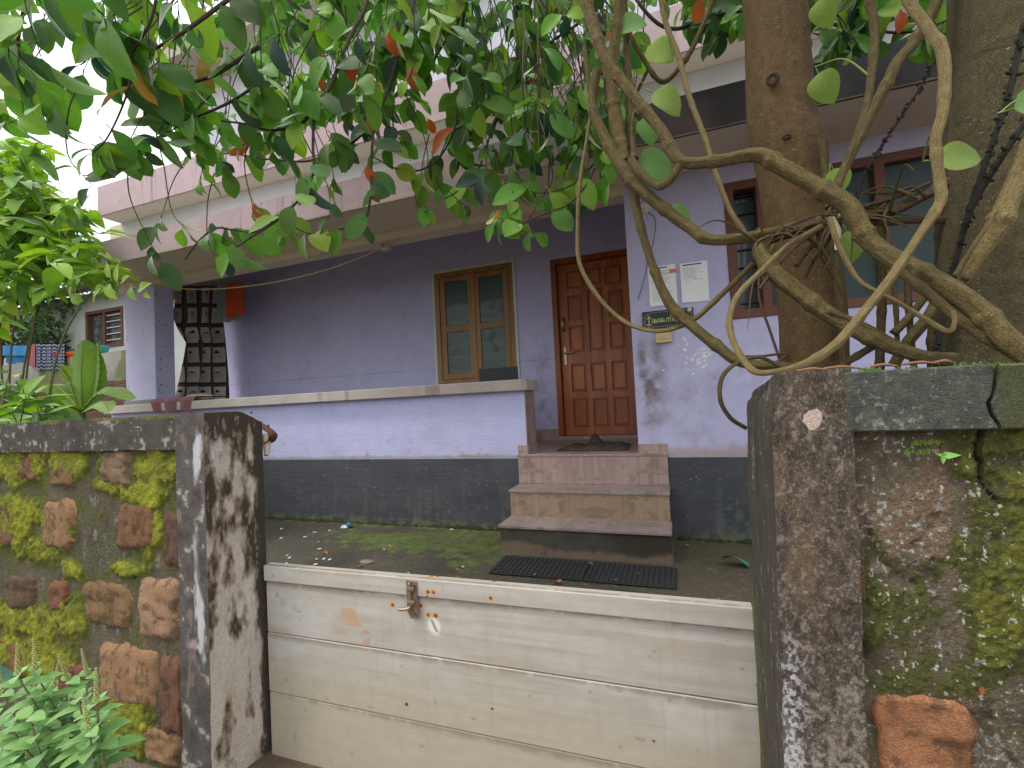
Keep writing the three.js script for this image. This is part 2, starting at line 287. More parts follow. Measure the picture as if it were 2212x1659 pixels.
  const cementTex = tex(512, 128, -1.47, -.09, YARD, .514, (x, y) => { const f = fbm(x * 12, y * 12, 5, 101), n = fbm(x * 3, y * 3, 3, 103); let c = mix3([.045, .042, .03], [.11, .105, .08], f); c = mix3(c, [.045, .032, .022], .8 * sstep(-.75, -.35, x + .3 * (n - .5))); return mix3(c, [.21, .15, .11], sstep(.075, .03, y - YARD - .11 * (n - .25) + .05 * (f - .5)) * sstep(.32, .6, f + .15)); });
  part('bottom_step', fitUV(jitter(new THREE.BoxGeometry(1.37, .237, .34, 40, 8, 8).translate(-.775, .3745, -3.81), .004, 9), -1.47, -.09, YARD, .514), mat([1, 1, 1], .85, { map: cementTex, bumpMap: rep(grit, 3, 1), bumpScale: .006 }), st);
  part('riser_tile', fitUV(rbox(-1.488, -.10, .746, FLOOR - .0215, ZF + .030, ZF + .007, .003), 0, .8, 0, .8), stepTile([1, .98, 1]), st);
  part('nosing_tile', fitUV(rbox(-1.492, -.096, FLOOR - .021, FLOOR + .003, ZF + .036, ZF - .10, .004), 0, .9, 0, .9), stepTile([.95, .93, .95]), st);
  part('riser_tile', fitUV(rbox(-1.475, -.098, .514, .7215, -3.962, -3.984, .003), .2, 1.1, .3, 1.1), stepTile([.92, .90, .70]), st);
  part('tread_tile', fitUV(rbox(-1.486, -.092, .722, .746, -3.952, ZF + .031, .004), 0, .9, 0, .9), stepTile([.80, .88, .92]), st);
  part('tread_tile', fitUV(rbox(-1.472, -.088, .493, .517, -3.622, -3.961, .004), .5, 1.3, 0, .9), stepTile([.85, .90, .98]), st);
  part('skirting_tile', fitUV(box(-.344, -.10, FLOOR + .0035, 1.11, ZF + .009, ZF + .001), .2, 1, 0, .9), tile(), house);
  part('skirting_tile', fitUV(box(-1.93, dx0 - .002, FLOOR + .001, 1.165, ZB + .01, ZB + .001), .1, .9, 0, .9), tile(), house);
  part('threshold', fitUV(box(dx0, dx1, FLOOR + .001, 1.068, ZB + .02, ZB - .2), 0, 1, 0, 1), tile(), house);

  // column, beam, sunshade, upper wall, terrace parapet and upper room
  const colTex = tex(256, 512, -7.4, -6.2, 1.7, 3.5, (x, y) => { let c = lavender(x, y, 111); if (fbm(x * 22, y * 22, 2, 113) > .83) c = c.map(v => v * .55); return mix3(c, [.20, .20, .25], .7 * sstep(1.85, 1.78, y + .03 * vn(x * 20, y * 20))); });
  part('column', fitUV(rbox(-7.32, -6.70, 1.762, 3.40, ZF - .005, ZF - .27, .012), -7.4, -6.2, 1.7, 3.5), plaster(colTex), house);
  part('column_base', rbox(-7.34, -6.68, 1.7605, 1.82, ZF + .012, ZF - .29, .006), mat([.24, .24, .26], .85, { bumpMap: grit, bumpScale: .004 }), house);
  const creamTex = tex(1024, 256, -7.7, 2.9, 3.3, 4.5, (x, y) => { const n = fbm(x * 1.2, y * 1.6, 4, 121), f = fbm(x * 10, y * 10, 4, 123); return mix3(CREAM, [.62, .51, .38], clamp(n * .6 + .4 * sstep(.55, .8, f))).map(v => v * (.92 + .12 * f)); });
  part('veranda_beam', fitUV(box(-7.6, -.3445, 3.40, 4.37, ZF - .0, ZF - .2), -7.7, 2.9, 3.3, 4.5), plaster(creamTex), house);
  part('side_beam', fitUV(box(-7.58, -7.3, 3.40, 4.37, ZF - .201, ZB - .1), -7.7, 2.9, 3.3, 4.5), plaster(creamTex), house);
  part('sunshade', fitUV(box(-7.6, 5.2, 3.487, 3.62, -3.672, ZF + .001), -7.7, 2.9, 3.3, 4.5), plaster(creamTex), house);
  const fasciaTex = tex(2048, 128, -7.62, -.55, 3.47, 3.79, (x, y) => {
    const f = fbm(x * 9, y * 9, 5, 131), st = fbm(x * 24, y * 1.5, 4, 133), n = fbm(x * 2, y * 2, 3, 135);
    let c = mix3(PINK, [.54, .41, .44], n).map(v => v * (.85 + .25 * f));
    c = mix3(c, [.20, .15, .16], .7 * sstep(.62, .8, st * .7 + f * .3));
    if (y < 3.478 + .022 * f) c = mix3([.22, .24, .03], [.45, .40, .25], f);
    return c;
  });
  part('fascia', fitUV(box(-7.62, -.55, 3.478, 3.785, -3.65, -3.671), -7.62, -.55, 3.47, 3.79), plaster(fasciaTex), house);
  const darkFascia = tex(1024, 128, -.55, 2.9, 3.47, 3.79, (x, y) => { const f = fbm(x * 9, y * 9, 5, 141), n = fbm(x * 1.4, y * 1.4, 3, 143); let c = mix3([.055, .032, .038], [.035, .036, .042], sstep(-.2, 1.2, x + n - .5)).map(v => v * (.7 + .6 * f)); if (y < 3.478 + .02 * f) c = [.16, .13, .08]; return c; });  // right stretch of the fascia, much darker than the pink left one
  part('fascia', fitUV(box(-.549, 5.2, 3.478, 3.785, -3.65, -3.671), -.55, 2.9, 3.47, 3.79), plaster(darkFascia), house).userData.label = 'dark maroon right stretch of the fascia';
  const upTex = tex(512, 128, -7.3, 2.9, 3.6, 4.4, (x, y) => { const f = fbm(x * 6, y * 6, 4, 151); return mix3([.60, .61, .70], [.70, .71, .78], f); });
  part('upper_wall', fitUV(box(-7.3, -.345, 3.621, 4.369, ZF + .004, ZF + .0005), -7.3, 2.9, 3.6, 4.4), plaster(upTex), house);
  part('upper_wall', fitUV(box(-.344, 5.2, 3.621, 4.369, ZF + .004, ZF + .0005), -7.3, 2.9, 3.6, 4.4), plaster(upTex), house);
  part('roof_slab', box(-7.35, 5.25, 4.372, 4.50, -4.045, -9), mat([.52, .50, .48], .85, { bumpMap: plasterBump, bumpScale: .004 }), house);
  const parTex = tex(2048, 128, -7.4, 2.9, 4.36, 4.80, (x, y) => {
    const f = fbm(x * 8, y * 8, 5, 161), st = fbm(x * 16, y * 1.2, 4, 163), n = fbm(x * 1.5, y * 1.5, 3, 165);
    let c = mix3([.52, .38, .43], [.60, .47, .50], n).map(v => v * (.84 + .26 * f));
    c = mix3(c, [.22, .17, .18], .6 * sstep(.64, .8, st * .75 + f * .3));
    return y < 4.376 ? [.10, .07, .07] : c;
  });
  part('terrace_parapet', fitUV(box(-7.36, 5.26, 4.366, 4.79, -4.02, -4.044), -7.4, 2.9, 4.36, 4.80), plaster(parTex), house);
  part('upper_room_wall', fitUV(box(-7.78, 4.9, 4.502, 7.69, -6, -9), -7.3, 2.9, 3.6, 4.4), plaster(upTex), house);
  part('upper_room_roof', rbox(-8.7, 5.6, 7.70, 7.92, -5.35, -9.4, .01), mat([.44, .40, .33], .9, { bumpMap: plasterBump, bumpScale: .006 }), house);

  // ---- door
  const woodTex = (a, b, s, sx, sy) => tex(256, 512, 0, 1, 0, 2, (x, y) => { const w = fbm(x * 3 + .5 * fbm(x * 4, y * 1.2, 3, s), y * .5, 3, s + 1), g = fbm(x * sx, y * sy, 4, s + 2), k = .5 + .5 * Math.sin(26 * (x + .35 * w)); return mix3(a, b, clamp(.25 * k + .55 * g + .35 * w - .1)); }, THREE.MirroredRepeatWrapping);
  const doorTex = woodTex([.20, .040, .008], [.62, .18, .032], 171, 46, 2.2);
  const doorWood = () => phys([1, 1, 1], .45, { map: doorTex, clearcoat: .25, clearcoatRoughness: .3 });
  const lx0 = -1.372, lx1 = -.432, ly0 = 1.07, ly1 = 3.292, lw = lx1 - lx0, lh = ly1 - ly0;
  const door = part('door', new THREE.BufferGeometry(), doorWood(), house);
  const holes = [], cols = [[.13, .33], [.405, .605], [.68, .875]];
  for (const [a, b] of cols) holes.push([a, b, .05, .21], [a, b, .252, .412]);
  for (const [a, b] of [cols[0], cols[2]]) holes.push([a, b, .485, .632], [a, b, .668, .812]);
  holes.push([cols[1][0], cols[1][1], .485, .835], [.13, .36, .852, .955], [.405, .605, .865, .955], [.65, .875, .852, .955]);
  const H = holes.map(([a, b, c, d]) => [lx0 + a * lw, lx0 + b * lw, ly0 + c * lh, ly0 + d * lh]);
  door.geometry = fitUV(slab(rectShape(lx0, lx1, ly0, ly1, H), ZB - .055, .045, .004), lx0, lx0 + 1, ly0, ly0 + 2);
  for (const [a, b, c, d] of H) {
    const g = slab(rectShape(a + .004, b - .004, c + .004, d - .004), ZB - .075, .018); part('door_panel_back', fitUV(g, a - .3, a + .7, c, c + 2), doorWood(), door);
    part('door_panel', fitUV(slab(rectShape(a + .018, b - .018, c + .018, d - .018), ZB - .060, .014, .010), a - .2 - c, a + .8 - c, c, c + 2), doorWood(), door);
  }
  const frameWood = phys([.75, .62, .62], .5, { map: doorTex, clearcoat: .2, clearcoatRoughness: .4 });
  { const s = new THREE.Shape([[dx0 + .001, 1.0685], [lx0 - .004, 1.0685], [lx0 - .004, ly1 + .004], [lx1 + .004, ly1 + .004], [lx1 + .004, 1.0685], [dx1 - .001, 1.0685], [dx1 - .001, dy1 - .001], [dx0 + .001, dy1 - .001]].map(v => new THREE.Vector2(...v))); part('door_frame', fitUV(slab(s, ZB + .012, .14, .004), dx0, dx0 + 1, 1, 3), frameWood, house); }
  const brass = mat([.42, .36, .20], .35, { metalness: .85 });
  const handle = part('door_handle', rbox(lx0 + .035, lx0 + .075, 1.98, 2.22, ZB - .055, ZB - .040, .006), brass, door);
  part('lever', tube([V(lx0 + .055, 2.135, ZB - .03), V(lx0 + .057, 2.135, ZB + .012), V(lx0 + .09, 2.137, ZB + .016), V(lx0 + .185, 2.14, ZB + .014)], [.011, .010, .011, .009], { rs: 8 }), brass, door);
  part('pull_handle', tube([V(lx0 + .05, 2.43, ZB - .054), V(lx0 + .05, 2.45, ZB - .01), V(lx0 + .05, 2.52, ZB), V(lx0 + .05, 2.58, ZB - .01), V(lx0 + .05, 2.60, ZB - .054)], [.012, .014, .016, .014, .012], { rs: 8 }), brass, door);
  handle.userData.label = 'brass lever handle plate';

  // ---- shuttered veranda window
  const winTex = woodTex([.16, .070, .014], [.46, .225, .058], 181, 40, 2.0);
  const winWood = (k = 1) => phys([k, k, k], .5, { map: winTex, clearcoat: .2, clearcoatRoughness: .35 });
  const glassTex = tex(128, 256, 0, 1, 0, 1, (x, y) => { const s = fbm(x * 2, y * 34, 3, 191), n = fbm(x * 3, y * 3, 3, 193); return mix3([.028, .065, .055], [.10, .155, .14], s * .9 + n * .4 - .2); });
  const pane = phys([1, 1, 1], .4, { map: glassTex, specularIntensity: .6, clearcoat: .3, clearcoatRoughness: .06 });
  const win = part('window', slab(rectShape(vx0 + .001, vx1 - .001, vy0, vy1 - .001, [[vx0 + .045, vx1 - .045, vy0 + .04, vy1 - .045]]), ZB + .014, .12, .004), mat([.58, .66, .55], .7, { bumpMap: plasterBump, bumpScale: .003 }), house);
  win.userData.label = 'brown wooden window with green panes and a pale border';
  const a0 = vx0 + .047, a1 = vx1 - .047, b0 = vy0 + .042, b1 = vy1 - .047, fw = .062;
  part('wood_frame', fitUV(slab(rectShape(a0, a1, b0, b1, [[a0 + fw, a1 - fw, b0 + .05, b1 - fw]]), ZB + .004, .09, .004), 0, 1, 0, 2), winWood(), win);
  const mx = (a0 + a1) / 2;
  for (const [s0, s1] of [[a0 + fw + .003, mx - .002], [mx + .002, a1 - fw - .003]]) {
    const t0 = b0 + .054, t1 = b1 - fw - .003, sw = .085, my = t0 + (t1 - t0) * .49;
    const hs = [[s0 + sw, s1 - sw, t0 + .085, my - .045], [s0 + sw, s1 - sw, my + .045, t1 - .075]];
    part('shutter', fitUV(slab(rectShape(s0, s1, t0, t1, hs), ZB - .006, .035, .005), s0 * 3, s0 * 3 + 1, 0, 2), winWood(.95), win);
    for (const [p, q, r, s] of hs) part('pane', fitUV(slab(rectShape(p - .01, q + .01, r - .01, s + .01), ZB - .022, .006), p, q, r, s), pane, win);
  }
  part('mullion', fitUV(rbox(mx - .022, mx + .022, b0 + .05, b1 - fw, ZB + .003, ZB - .0055, .004), 0, 1, 0, 2), winWood(1.05), win);

  // ---- wide front window with a red-brown frame
  const redWood = mat([.155, .062, .042], .7, { bumpMap: rep(plasterBump, 2, 2), bumpScale: .002 });
  const win2 = part('window', slab(rectShape(wx0, wx1, wy0, wy1, [[wx0 + .075, wx0 + .245, wy0 + .075, wy1 - .075], [wx0 + .315, 1.555, wy0 + .075, wy1 - .075], [1.625, wx1 - .075, wy0 + .075, wy1 - .075]]), ZF + .012, .13, .005), redWood, house);
  win2.userData.label = 'wide window with red-brown frame and dark teal panes';
  const pane2Tex = tex(128, 128, 0, 1, 0, 1, (x, y) => mix3([.028, .050, .050], [.055, .085, .085], fbm(x * 3, y * 3, 4, 195)));
  const pane2 = phys([1, 1, 1], .42, { map: pane2Tex, specularIntensity: .4, clearcoat: .06, clearcoatRoughness: .15 });
  part('pane', fitUV(slab(rectShape(wx0 + .31, 1.56, wy0 + .07, wy1 - .07), ZF - .05, .006), wx0, 1.6, wy0, wy1), pane2, win2);
  part('pane', fitUV(slab(rectShape(1.62, wx1 - .07, wy0 + .07, wy1 - .07), ZF - .05, .006), 1.6, 2.4, wy0, wy1), pane2, win2);
  part('pane', slab(rectShape(wx0 + .07, wx0 + .25, wy0 + .07, wy1 - .07), ZF - .105, .006), phys([.018, .022, .030], .2, { clearcoat: .4 }), win2).userData.label = 'near-black sheet standing in for the dark open gap behind thin bars';  // opaque sheet coloured as the darkness inside the open light
  for (let i = 0; i < 7; i++) part('window_bar', new THREE.CylinderGeometry(.006, .006, .20, 6).rotateZ(Math.PI / 2).translate(wx0 + .16, wy0 + .14 + i * .155, ZF - .085), mat([.03, .035, .05], .5), win2);
}

// ---------------------------------------------------------------- boundary walls
// a laterite block: a lumpy face with an uneven outline that falls back into the mortar
function blockGeo(x0, x1, y0, y1, zf, depth, seed, n = 12) {
  const pos = [], uv = [], idx = [], cx = (x0 + x1) / 2, cy = (y0 + y1) / 2, hx = (x1 - x0) / 2, hy = (y1 - y0) / 2;
  for (let i = 0; i <= n; i++) for (let j = 0; j <= n; j++) {
    let a = j / n * 2 - 1, b = i / n * 2 - 1; const e = Math.max(Math.abs(a), Math.abs(b)), an = Math.atan2(b, a);
    const corner = Math.pow(Math.pow(Math.abs(a), 6) + Math.pow(Math.abs(b), 6), 1 / 6) || 1, k = e > 0 ? lerp(1, e / corner, .9) : 1;
    const wob = 1 + .26 * (fbm(Math.cos(an) * 2.6 + seed * 3, Math.sin(an) * 2.6, 5, seed) - .5) * 2 * e;
    const x = cx + a * hx * k * wob, y = cy + b * hy * k * wob, fall = sstep(.80, 1, e);
    const bump = (fbm(x * 26, y * 26, 4, seed + 4) - .5) * .026 + (vn(x * 160, y * 160, seed) - .5) * .003;
    pos.push(x, y, zf + bump * (1 - fall) - fall * depth); uv.push(x * 3, y * 3);
  }
  for (let i = 0; i < n; i++) for (let j = 0; j < n; j++) { const a = i * (n + 1) + j, b = a + n + 1; idx.push(a, a + 1, b, b, a + 1, b + 1); }
  const g = new THREE.BufferGeometry(); g.setAttribute('position', new THREE.Float32BufferAttribute(pos, 3)); g.setAttribute('uv', new THREE.Float32BufferAttribute(uv, 2)); g.setIndex(idx); g.computeVertexNormals(); return g;
}
// an uneven wall face with a box body behind: z = f(x, y)
function facing(x0, x1, y0, y1, nx, ny, f) {
  const g = new THREE.PlaneGeometry(x1 - x0, y1 - y0, nx, ny); g.translate((x0 + x1) / 2, (y0 + y1) / 2, 0);
  const p = g.attributes.position; for (let i = 0; i < p.count; i++) p.setZ(i, f(p.getX(i), p.getY(i)));
  g.computeVertexNormals(); return g;
}
const lateriteTex = tex(512, 512, 0, 1, 0, 1, (x, y) => { const n = fbm(x * 5, y * 5, 4, 201), f = fbm(x * 26, y * 26, 4, 203), g = vn(x * 130, y * 130, 4); let c = mix3([.38, .205, .10], [.60, .385, .225], n * .6 + f * .5 - .1); c = mix3(c, [.10, .07, .05], .55 * sstep(.56, .70, fbm(x * 11, y * 9, 5, 207))); c = mix3(c, [.09, .10, .02], .5 * sstep(.60, .72, fbm(x * 8 + 4, y * 8, 5, 209))); return g > .9 ? mix3(c, [.55, .42, .28], .6) : c.map(v => v * (.85 + .3 * g)); }, THREE.MirroredRepeatWrapping);
const stone = c => mat(c, .95, { map: lateriteTex, bumpMap: rep(grit, 2, 2), bumpScale: .02 });
const moldy = (x, y, s, dark, light, pale, k) => { const n = fbm(x * 4, y * 4, 4, s), f = fbm(x * 22, y * 22, 5, s + 2), g = vn(x * 220, y * 220, s + 7); let c = mix3(dark, light, f * .9 + n * .4 - .2); if (f + n * .3 > k) c = mix3(c, pale, sstep(k, k + .12, f + n * .3)); return c.map(v => v * (.75 + .5 * g)); };

const wallL = thing('boundary_wall', 'mossy laterite compound wall with a cement coping and a peeling gate pillar', 'wall');
{
  const mossBlobs = [[40, 1010, 70, 50], [150, 1000, 60, 40], [340, 1010, 60, 60], [310, 1070, 60, 40], [20, 1120, 70, 70], [90, 1190, 50, 50], [155, 1230, 26, 34], [50, 1335, 110, 60], [150, 1330, 40, 60], [60, 1420, 90, 70], [330, 1150, 40, 60], [265, 1560, 60, 90], [120, 1130, 40, 40], [270, 1230, 30, 20], [230, 1050, 40, 20], [120, 1440, 30, 60]]
    .map(([x, y, a, b]) => { const p = at(x, y, 1.43), q = at(x + a, y + b, 1.43); return [p.x, p.y, Math.abs(q.x - p.x), Math.abs(p.y - q.y)]; });
  const mossK = (x, y) => { let k = 0; for (const [a, b, rx, ry] of mossBlobs) k = Math.max(k, Math.exp(-((x - a) ** 2) / (rx * rx) - (y - b) ** 2 / (ry * ry))); return k + (fbm(x * 13, y * 9, 4, 211) - .5) * 1.1 + (fbm(x * 50, y * 42, 3, 213) - .5) * .5; };
  const pt = tex(1536, 768, -4.9, -2.04, 0, 1.42, (x, y) => {
    const f = fbm(x * 20, y * 14, 5, 215), n = fbm(x * 4, y * 3, 4, 217), g = vn(x * 260, y * 260, 9);
    let c = mix3([.05, .04, .028], [.17, .145, .11], f * .9 + n * .5 - .25); c = mix3(c, [.22, .135, .09], .6 * sstep(.50, .66, n * .7 + f * .3)); c = mix3(c, [.30, .29, .27], .6 * sstep(.62, .74, fbm(x * 34, y * 12, 4, 218)));
    c = mix3(c, [.07, .08, .025], .6 * sstep(.45, .62, f)); if (g > .93 && f > .5) c = [.34, .33, .30];
    const k = mossK(x, y); c = mix3(c, [.085, .085, .018], .8 * sstep(-.05, .3, k)); c = mix3(c, [.10, .115, .012], sstep(.22, .42, k)); c = mix3(c, mix3([.12, .135, .012], [.29, .31, .018], f * 1.5 - .25), sstep(.42, .66, k));
    return c.map(v => v * (.72 + .56 * g));
  });
  const face = facing(-4.9, -2.04, 0, 1.42, 270, 130, (x, y) => { const k = mossK(x, y); return -1.435 + .012 * (fbm(x * 7, y * 7, 4, 219) - .5) + .016 * sstep(.3, .7, k) * (.6 + .8 * vn(x * 70, y * 60, 3)) + .004 * vn(x * 140, y * 140, 5); });
  part('mortar_face', fitUV(face, -4.9, -2.04, 0, 1.42), mat([1, 1, 1], 1, { map: pt, bumpMap: rep(grit, 6, 5), bumpScale: .012 }), wallL);
  part('wall_core', box(-9, -2.0, 0, 1.411, -1.46, -1.63), mat([.14, .115, .085], 1, { bumpMap: grit, bumpScale: .02 }), wallL);
  const blocks = [[95, 1075, 165, 1195, [.95, .88, .85]], [250, 1082, 342, 1195, [.62, .52, .45]], [172, 1245, 292, 1372, [.72, .72, .60]], [298, 1240, 390, 1392, [1.1, 1.08, 1.18]], [212, 1375, 346, 1548, [1.05, 1.0, .95]], [306, 1560, 394, 1690, [.95, .92, .85]], [222, 968, 284, 1052, [.80, .86, .95]], [40, 982, 88, 1042, [.62, .55, .5]], [106, 988, 164, 1052, [.68, .62, .5]], [12, 1238, 80, 1325, [.42, .42, .45]], [108, 1250, 152, 1325, [.6, .45, .42]], [352, 1100, 394, 1232, [.42, .36, .42]], [350, 1405, 402, 1600, [.6, .48, .50]], [-60, 1080, 40, 1190, [.55, .5, .4]], [-60, 1360, 70, 1480, [.6, .5, .4]], [120, 1420, 190, 1520, [.55, .42, .36]], [90, 1560, 250, 1690, [.8, .7, .6]]];
  blocks.forEach(([a, b, c, d, col], i) => { const p = at(a, b, 1.43), q = at(c, d, 1.43), y1 = p.y, y0 = Math.max(.02, q.y); part('stone', blockGeo(p.x, q.x, y0, y1, -1.411 - (i % 3) * .004, .035, 300 + i, 16), stone(col), wallL); });
  const ct = tex(1024, 128, -4.2, -2.04, 1.40, 1.58, (x, y) => { let c = moldy(x, y, 221, [.022, .019, .016], [.13, .115, .095], [.34, .32, .28], .82); if (vn(x * 60, y * 60, 3) > .93) c = [.40, .38, .34]; return y > 1.55 ? mix3(c, [.16, .17, .03], .8 * sstep(.5, .7, fbm(x * 9, y * 9, 3, 224))) : c; });
  const cop = jitter(new THREE.BoxGeometry(2.16, .152, .26, 120, 10, 10).translate(-3.12, 1.488, -1.532), .005, 8, 5);
  part('coping', fitUV(cop, -4.2, -2.04, 1.40, 1.58), mat([1, 1, 1], .95, { map: ct, bumpMap: rep(grit, 6, 1), bumpScale: .01 }), wallL);
  part('coping', box(-9, -4.201, 1.411, 1.565, -1.402, -1.662), mat([.10, .09, .075], 1, { bumpMap: grit, bumpScale: .01 }), wallL);
  // gate pillar: front face and reveal have their own weathering, the reveal also painted edge shade
  const front = tex(256, 1024, -2.06, -1.886, 0, 1.57, (x, y) => {
    let c = moldy(x, y, 231, [.035, .03, .028], [.21, .185, .17], [.42, .39, .37], .80); const f = fbm(x * 30, y * 6, 4, 233), u = (x + 2.06) / .174;
    const streak = Math.exp(-(((u - .70 - .10 * Math.sin(y * 5) - .2 * (fbm(3, y * 9, 3, 236) - .5)) / .20) ** 2)), amp = .34 + .75 * Math.exp(-(((y - 1.40) / .09) ** 2)) + .8 * Math.exp(-(((y - .70) / .17) ** 2)) + .25 * Math.exp(-(((y - 1.05) / .1) ** 2)); const q = fbm(x * 70, y * 26, 5, 235); c = mix3(c, [.60, .61, .64], sstep(.30, .62, streak * amp * (.05 + .6 * f + .75 * q))); c = mix3(c, [.34, .25, .22], .5 * sstep(.6, .72, fbm(x * 20, y * 9, 4, 237))); return c;
  });
  const side = tex(512, 1024, 0, .26, 0, 1.57, (z, y) => {
    const n = fbm(z * 11, y * 5, 4, 241), f = fbm(z * 30, y * 13, 5, 243), v = fbm(z * 17, y * 3.2, 4, 245), g = vn(z * 300, y * 300, 7);
    let c = mix3([.64, .59, .52], [.47, .40, .32], n * .8 + f * .3 - .1); c = mix3(c, [.62, .62, .66], .7 * sstep(.5, .62, v) * sstep(1.0, 1.3, y));
    const hi = sstep(.62, .95, y), k = v * .42 + f * .42 + n * .26 + hi * .06 + .16 * sstep(1.42, 1.53, y) - .15 * sstep(.62, .5, y) * sstep(.22, .45, y) + .16 * sstep(.20, .235, z);
    c = mix3(c, [.24, .17, .11], .8 * sstep(.53, .62, k)); c = mix3(c, [.065, .045, .028], sstep(.60, .69, k)); c = mix3(c, [.40, .36, .30], .5 * sstep(.6, .72, fbm(z * 90, y * 30, 4, 247))); c = mix3(c, [.05, .042, .03], sstep(.215, .24, z + .03 * (f - .5)));  // last mix paints the shaded back edge of the reveal near-black
    return c.map(q => q * (.85 + .3 * g));
  });
  const fm = mat([1, 1, 1], .95, { map: front, bumpMap: rep(grit, 1, 6), bumpScale: .010 }), sm = mat([1, 1, 1], .92, { map: side, bumpMap: rep(grit, 1, 5), bumpScale: .008 });
  const pg = new THREE.BoxGeometry(.174, 1.565, .262, 10, 90, 16); pg.translate(-1.973, .7825, -1.531); const pp = pg.attributes.position;
  for (let i = 0; i < pp.count; i++) { const k = clamp((-1.40 - pp.getZ(i)) / .262); let x = pp.getX(i) + .032 * k * sstep(-2.0, -1.9, pp.getX(i)), y = pp.getY(i); const cut = sstep(.55, 1.05, k) * .055 * sstep(-2.05, -1.9, x); y = y - cut * sstep(1.2, 1.565, y); pp.setXYZ(i, x, y, pp.getZ(i)); }
  { const uv = pg.attributes.uv, ng = 17 * 91; for (let i = 0; i < ng; i++) uv.setX(i, 1 - uv.getX(i) < 0 ? 0 : uv.getX(i)); }
  jitter(pg, .004, 9, 7);
  part('gate_pillar', pg, [sm, sm, fm, fm, fm, sm], wallL);
}

const wallR = thing('boundary_wall', 'cracked mossy compound wall with dark lichen-speckled coping under the woody vines', 'wall');
{
  const crack = [[2118, 928], [2112, 960], [2108, 985], [2122, 1000], [2118, 1030], [2128, 1055], [2148, 1078], [2160, 1090]].map(([x, y]) => at(x, y, 1.31));
  const cd = (x, y) => { let d = 9; for (let i = 0; i < crack.length - 1; i++) { const a = crack[i], b = crack[i + 1], dx = b.x - a.x, dy = b.y - a.y, t = clamp(((x - a.x) * dx + (y - a.y) * dy) / (dx * dx + dy * dy)); d = Math.min(d, Math.hypot(x - a.x - dx * t, (y - a.y - dy * t)) + .0035 * (i / crack.length)); } return d; };
  const mossK = (x, y) => .30 + .42 * (fbm(x * 6, y * 4, 4, 251) - .5) * 2 + (fbm(x * 30, y * 22, 4, 253) - .5) * .9 + .35 * sstep(.52, .66, x) * sstep(.75, 1.0, y) + .25 * Math.exp(-((x - .4) ** 2 / .003 + (y - 1.03) ** 2 / .03)) - .45 * Math.exp(-((x - .46) ** 2 / .004 + (y - 1.28) ** 2 / .01)) - .5 * sstep(.78, .6, y);
  const pt = tex(2048, 1024, .34, 1.60, .35, 1.45, (x, y) => {
    const f = fbm(x * 40, y * 30, 5, 255), n = fbm(x * 7, y * 6, 4, 257), g = vn(x * 420, y * 420, 3), sp = fbm(x * 110, y * 100, 3, 259);
    let c = mix3([.075, .06, .038], [.22, .18, .12], f * .9 + n * .5 - .25); c = mix3(c, [.26, .16, .09], .55 * sstep(.52, .72, fbm(x * 11, y * 8, 4, 261)));
    const k = mossK(x, y); c = mix3(c, [.085, .09, .018], sstep(.22, .45, k)); c = mix3(c, mix3([.095, .10, .014], [.19, .20, .028], f), sstep(.48, .72, k));
    c = mix3(c, [.34, .34, .31], .85 * sstep(.60, .74, sp * .62 + (1 - clamp(k)) * .18 + n * .16)); if (sp > .72 && f > .52) c = [.50, .50, .46];
    if (fbm(x * 30, y * 30, 2, 265) > .84 && y < 1.1) c = [.45, .12, .04];
    return c.map(v => v * (.68 + .64 * g));
  });
  const z = (x, y) => { const k = mossK(x, y), d = cd(x, y); return -1.315 + .02 * (fbm(x * 8, y * 8, 4, 267) - .5) + .010 * sstep(.35, .7, k) * (.5 + vn(x * 110, y * 100, 5)) + .004 * vn(x * 210, y * 210, 6) - .05 * (1 - sstep(.0015, .0045, d)) - .012 * sstep(.62, .78, fbm(x * 17, y * 13, 4, 269)); };
  part('mortar_face', fitUV(facing(.34, 1.60, .0, 1.438, 300, 340, z), .34, 1.60, .35, 1.45), mat([1, 1, 1], 1, { map: pt, bumpMap: rep(grit, 6, 10), bumpScale: .010 }), wallR);
  part('wall_core', box(.36, 6, 0, 1.4375, -1.37, -1.56), mat([.14, .11, .08], 1, { bumpMap: grit, bumpScale: .02 }), wallR);
  part('mortar_face', box(1.601, 6, 0, 1.4375, -1.315, -1.369), mat([.09, .085, .04], 1, { bumpMap: grit, bumpScale: .02 }), wallR);
  for (const [a, b, c, d, col, s] of [[1868, 1470, 2125, 1720, [1.0, .74, .62], 321], [1836, 1200, 1872, 1300, [.5, .42, .3], 322]]) { const p = at(a, b, 1.31), q = at(c, d, 1.31); part('stone', blockGeo(p.x, q.x, Math.max(.02, q.y), p.y, -1.300, .035, s, 22), stone(col), wallR); }
  // coping in two lengths with a ragged crack between them
  const ct = tex(2048, 256, .30, 1.60, 1.42, 1.59, (x, y) => { const f = fbm(x * 46, y * 46, 5, 271), n = fbm(x * 9, y * 9, 4, 273), sp = fbm(x * 130, y * 110, 3, 275), g = vn(x * 400, y * 400, 8); let c = mix3([.045, .052, .042], [.16, .17, .14], f * .9 + n * .5 - .25); c = mix3(c, [.34, .36, .32], .75 * sstep(.56, .72, sp * .6 + n * .38)); c = mix3(c, [.09, .10, .025], .8 * sstep(.645, .665, x)); c = mix3(c, [.12, .20, .02], sstep(.60, .7, n) * sstep(1.50, 1.575, y)); return c.map(v => v * (.7 + .6 * g)); });
  const cm = mat([1, 1, 1], .95, { map: ct, bumpMap: rep(grit, 4, 2), bumpScale: .010 });
  const edge = [[2148, 785], [2152, 812], [2146, 850], [2136, 870], [2142, 898], [2158, 915], [2162, 930]].map(([x, y]) => at(x, y, 1.28)); edge[0].y = 1.580; edge[6].y = 1.439;
